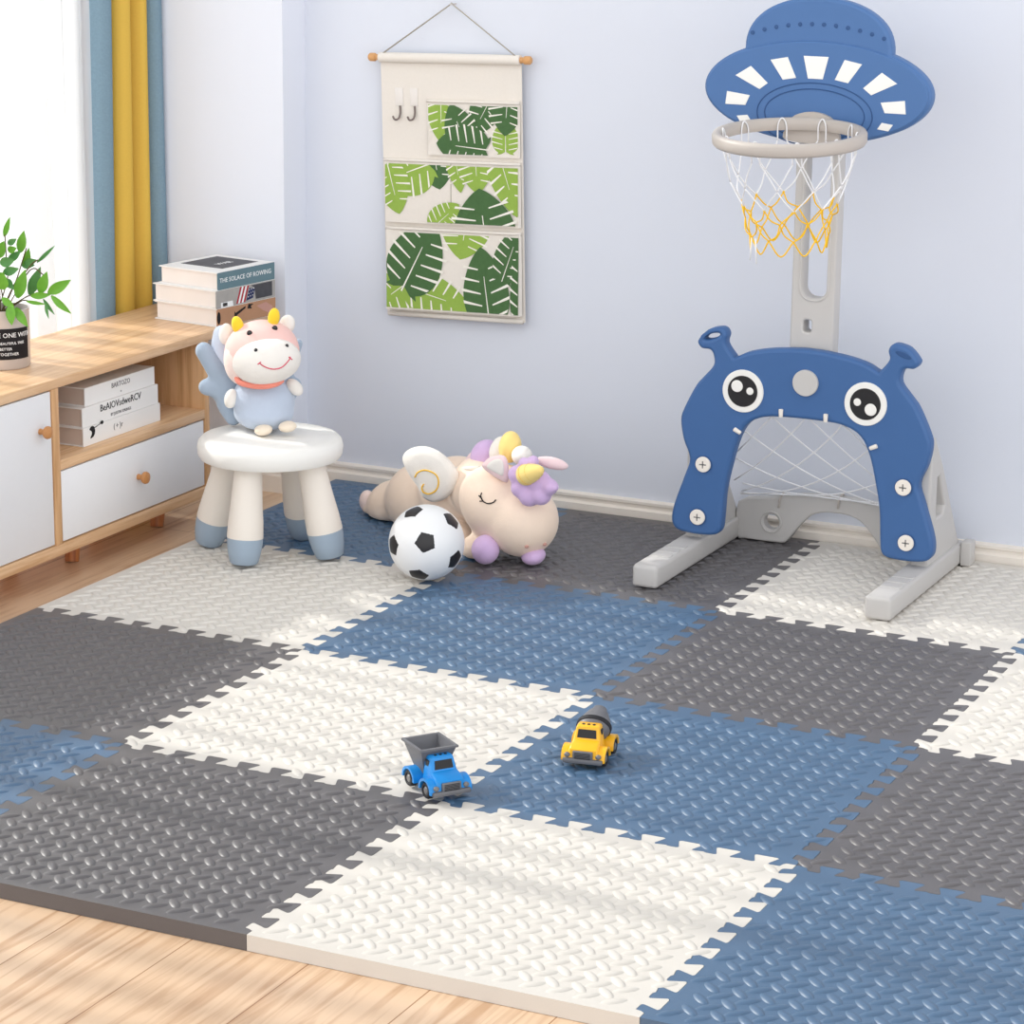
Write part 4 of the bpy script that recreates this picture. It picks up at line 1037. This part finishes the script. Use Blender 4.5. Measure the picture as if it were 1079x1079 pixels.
# ------------------------------------------------------------------ toy trucks
def truck(name, loc, fwd2, body_m, lab, kind):
    f3 = Vector((fwd2[0], fwd2[1], 0)).normalized(); l3 = Vector((0, 0, 1)).cross(f3)
    T = Matrix((f3, l3, Vector((0, 0, 1)))).transposed().to_4x4(); T.translation = Vector(loc); T = T @ Matrix.Diagonal((1, 1, .86, 1))
    t = thing(name, loc, lab, 'toy truck')
    def O(nm, mb, m_, par=t, sm=40): return obj(nm, mb.xf(T), m_, par, sm)
    # one-piece plastic body: nose and bonnet block, cab, rear chassis with round fenders
    def taper(mb, z0, z1, k_):
        mb.v = [Vector((p.x, p.y*(1-k_*max(0, min(1, (p.z-z0)/(z1-z0)))), p.z)) for p in mb.v]; return mb
    body = taper(prism([(-.004, .014), (-.004, .070), (.000, .0735), (.016, .0735), (.020, .071), (.0265, .048), (.043, .042), (.050, .036), (.052, .014)], -.026, .026, 'Y', .004, 3), .030, .074, .26)
    body.merge(box(-.052, -.002, -.018, .018, .013, .030, .004, 2))
    for sy in (-1, 1):
        for xw, y0, y1 in ((.030, .020, .037), (-.034, .016, .036)):
            P = [(xw+.0225*cos(a), .0165+.0225*sin(a)) for a in [pi*i/14-.12 for i in range(16)]]
            P2 = [(xw+.0175*cos(a), .0165+.0175*sin(a)) for a in [pi*i/14-.12 for i in range(16)]][::-1]
            a_, b_ = sorted((sy*y0, sy*y1)); body.merge(prism(P+P2, a_, b_, 'Y'))
    bo_ = O('body', body, body_m)
    O('windscreen', MB().add([(.0215+.0008, -.015, .067), (.0215+.0008, .015, .067), (.0262, .0165, .051), (.0262, -.0165, .051)], [(0, 1, 2, 3)]).merge(MB().add([(.019, -.015, .067), (.019, .015, .067), (.023, .0165, .051), (.023, -.0165, .051)], [(3, 2, 1, 0)])), M_black, bo_, 0)
    for sy in (-1, 1):
        O('side_window', box(.002, .015, sy*.0205-.0015, sy*.0205+.0015, .053, .066, .001, 1), M_black, bo_)
    for y in (-.009, 0, .009): O('roof_light', cyl((.012, y, .0725), (.012, y, .0748), .0026, .0026, 12), M_black, bo_)
    bp = box(.046, .0575, -.034, .034, .010, .020, .003, 2); bp.merge(prism([(.019, -.0175), (.019, .0175), (.037, .0125), (.037, -.0125)], 0, 1, 'Z') if False else MB())
    gr = O('bumper', bp, M_truck_g)
    O('grille', MB().merge(box(.0495, .0555, -.017, .017, .019, .0345, .002, 2)), M_truck_g, gr)
    sl = MB()
    for i in range(5): sl.merge(box(.0552, .0562, -.0135, .0135, .0205+i*.0026, .0215+i*.0026))
    O('grille_slats', sl, M_tyre, gr, 0)
    for sy in (-1, 1): O('headlight', lathe([(0, 0), (.0048, 0), (.0048, .003), (.003, .005), (0, .0055)], 16, frame_to((1, 0, 0), (.0505, sy*.0265, .0255))), M_hub, gr)
    for xw, yw in ((.030, .029), (.030, -.029), (-.034, .029), (-.034, -.029)):
        s = 1 if yw > 0 else -1
        w = O('wheel', lathe([(.006, -.0065), (.0135, -.0065), (.0155, -.004), (.0155, .004), (.0135, .0065), (.010, .0065), (.0085, .0045), (0, .0045)], 28, frame_to((0, s, 0), (xw, yw, .0157))), M_tyre)
        O('hub', lathe([(.0085, .0042), (.0062, .0062), (.003, .0058), (0, .0068)], 16, frame_to((0, s, 0), (xw, yw, .0157))), M_hub, w)
    if kind == 'dump':
        def ring(x0, x1, y, z): return [(x0, -y, z), (x1, -y, z), (x1, y, z), (x0, y, z)]
        v = ring(-.044, -.010, .018, .030)+ring(-.060, .006, .031, .080)+ring(-.063, .009, .034, .081)+ring(-.063, .009, .034, .085)+ring(-.058, .004, .029, .085)+ring(-.043, -.011, .016, .034)
        f = [(3, 2, 1, 0)]
        for j in range(5):
            for i in range(4): f.append((j*4+i, j*4+(i+1) % 4, (j+1)*4+(i+1) % 4, (j+1)*4+i))
        f.append((20, 21, 22, 23))
        O('dump_bed', MB().add(v, f), M_truck_g, t, 20)
    else:
        M = frame_to((-.90, 0, .44), (-.010, 0, .048))
        O('mixer_drum', lathe([(0, -.012), (.016, -.010), (.026, .002), (.0285, .012), (.0285, .020), (.027, .0215), (.024, .034), (.0175, .050), (.012, .058), (.012, .062), (.008, .062), (.007, .05), (0, .05)], 36, M), M_truck_g)
        O('drum_band', lathe([(.0287, .011), (.0298, .012), (.0298, .020), (.0287, .021)], 36, M), M_tyre)
    return t
def mid(a, b): return Vector(((a[0]+b[0])/2, (a[1]+b[1])/2, 0))
fd = Vector((.80, -.60, 0)); ld = Vector((0, 0, 1)).cross(fd)
wl_ = Vector((1.178, .590, ON+.0002))                   # foot of its front left wheel (viewer's left)
truck('toy_dump_truck', wl_ - fd*.030 + ld*.034, fd, M_truck_b, 'small blue toy dump truck with grey bed on the joint of white and charcoal tiles', 'dump')
fm = Vector((.18, -1, 0)).normalized(); lm = Vector((0, 0, 1)).cross(fm)
truck('toy_mixer_truck', Vector((1.338, .855, ON+.0002)) - fm*.030, fm, M_truck_y, 'small yellow toy cement mixer truck with grey drum on the blue tile', 'mixer')

# ------------------------------------------------------------------ light
W_WIN, W_ROOM, W_LOW, W_TOP = 1.5, 1.25, .64, .50
w = bpy.data.worlds.new('daylight'); scene.world = w; w.use_nodes = True
wt = w.node_tree; bg = wt.nodes['Background']
tcw = wt.nodes.new('ShaderNodeTexCoord'); sx = wt.nodes.new('ShaderNodeSeparateXYZ'); wt.links.new(tcw.outputs['Generated'], sx.inputs[0])
def mr(src, a, b, c, d):
    n = wt.nodes.new('ShaderNodeMapRange'); n.interpolation_type = 'SMOOTHSTEP'
    for i, v_ in zip((1, 2, 3, 4), (a, b, c, d)): n.inputs[i].default_value = v_
    wt.links.new(src, n.inputs[0]); return n.outputs[0]
def mad(a, b):
    n = wt.nodes.new('ShaderNodeMath'); n.operation = 'ADD'; wt.links.new(a, n.inputs[0]); wt.links.new(b, n.inputs[1]); return n.outputs[0]
east = mr(sx.outputs['X'], -.95, -.15, W_WIN, 0.0)       # the bright sky outside the window
dy = wt.nodes.new('ShaderNodeMath'); dy.operation = 'MULTIPLY'; dy.inputs[1].default_value = .84; wt.links.new(sx.outputs['Y'], dy.inputs[0])
dx = wt.nodes.new('ShaderNodeMath'); dx.operation = 'MULTIPLY'; dx.inputs[1].default_value = -.54; wt.links.new(sx.outputs['X'], dx.inputs[0])
south = mr(mad(dy.outputs[0], dx.outputs[0]), -.95, .15, W_ROOM, 0.0)       # the bright rest of the room behind the viewer
base = mr(sx.outputs['Z'], -.2, 1.0, W_LOW, W_TOP)
wt.links.new(mad(mad(east, south), base), bg.inputs['Strength'])
bg.inputs['Color'].default_value = (.975, .985, 1.0, 1)
sd_ = bpy.data.lights.new('sun', 'SUN'); sd_.energy = 6.9; sd_.angle = radians(1.9); sd_.color = (1, .96, .905)
so = bpy.data.objects.new('sun', sd_); COL.objects.link(so); so.location = (-3, 1, 3)
el, az = radians(34), radians(-2)
so.rotation_euler = Vector((cos(el)*cos(az), cos(el)*sin(az), -sin(el))).to_track_quat('-Z', 'Y').to_euler()

vs = scene.view_settings
scene.display_settings.display_device = 'sRGB'
vs.view_transform = 'Standard'; vs.look = 'None'; vs.exposure = 0.0; vs.gamma = 1.0; vs.use_curve_mapping = False
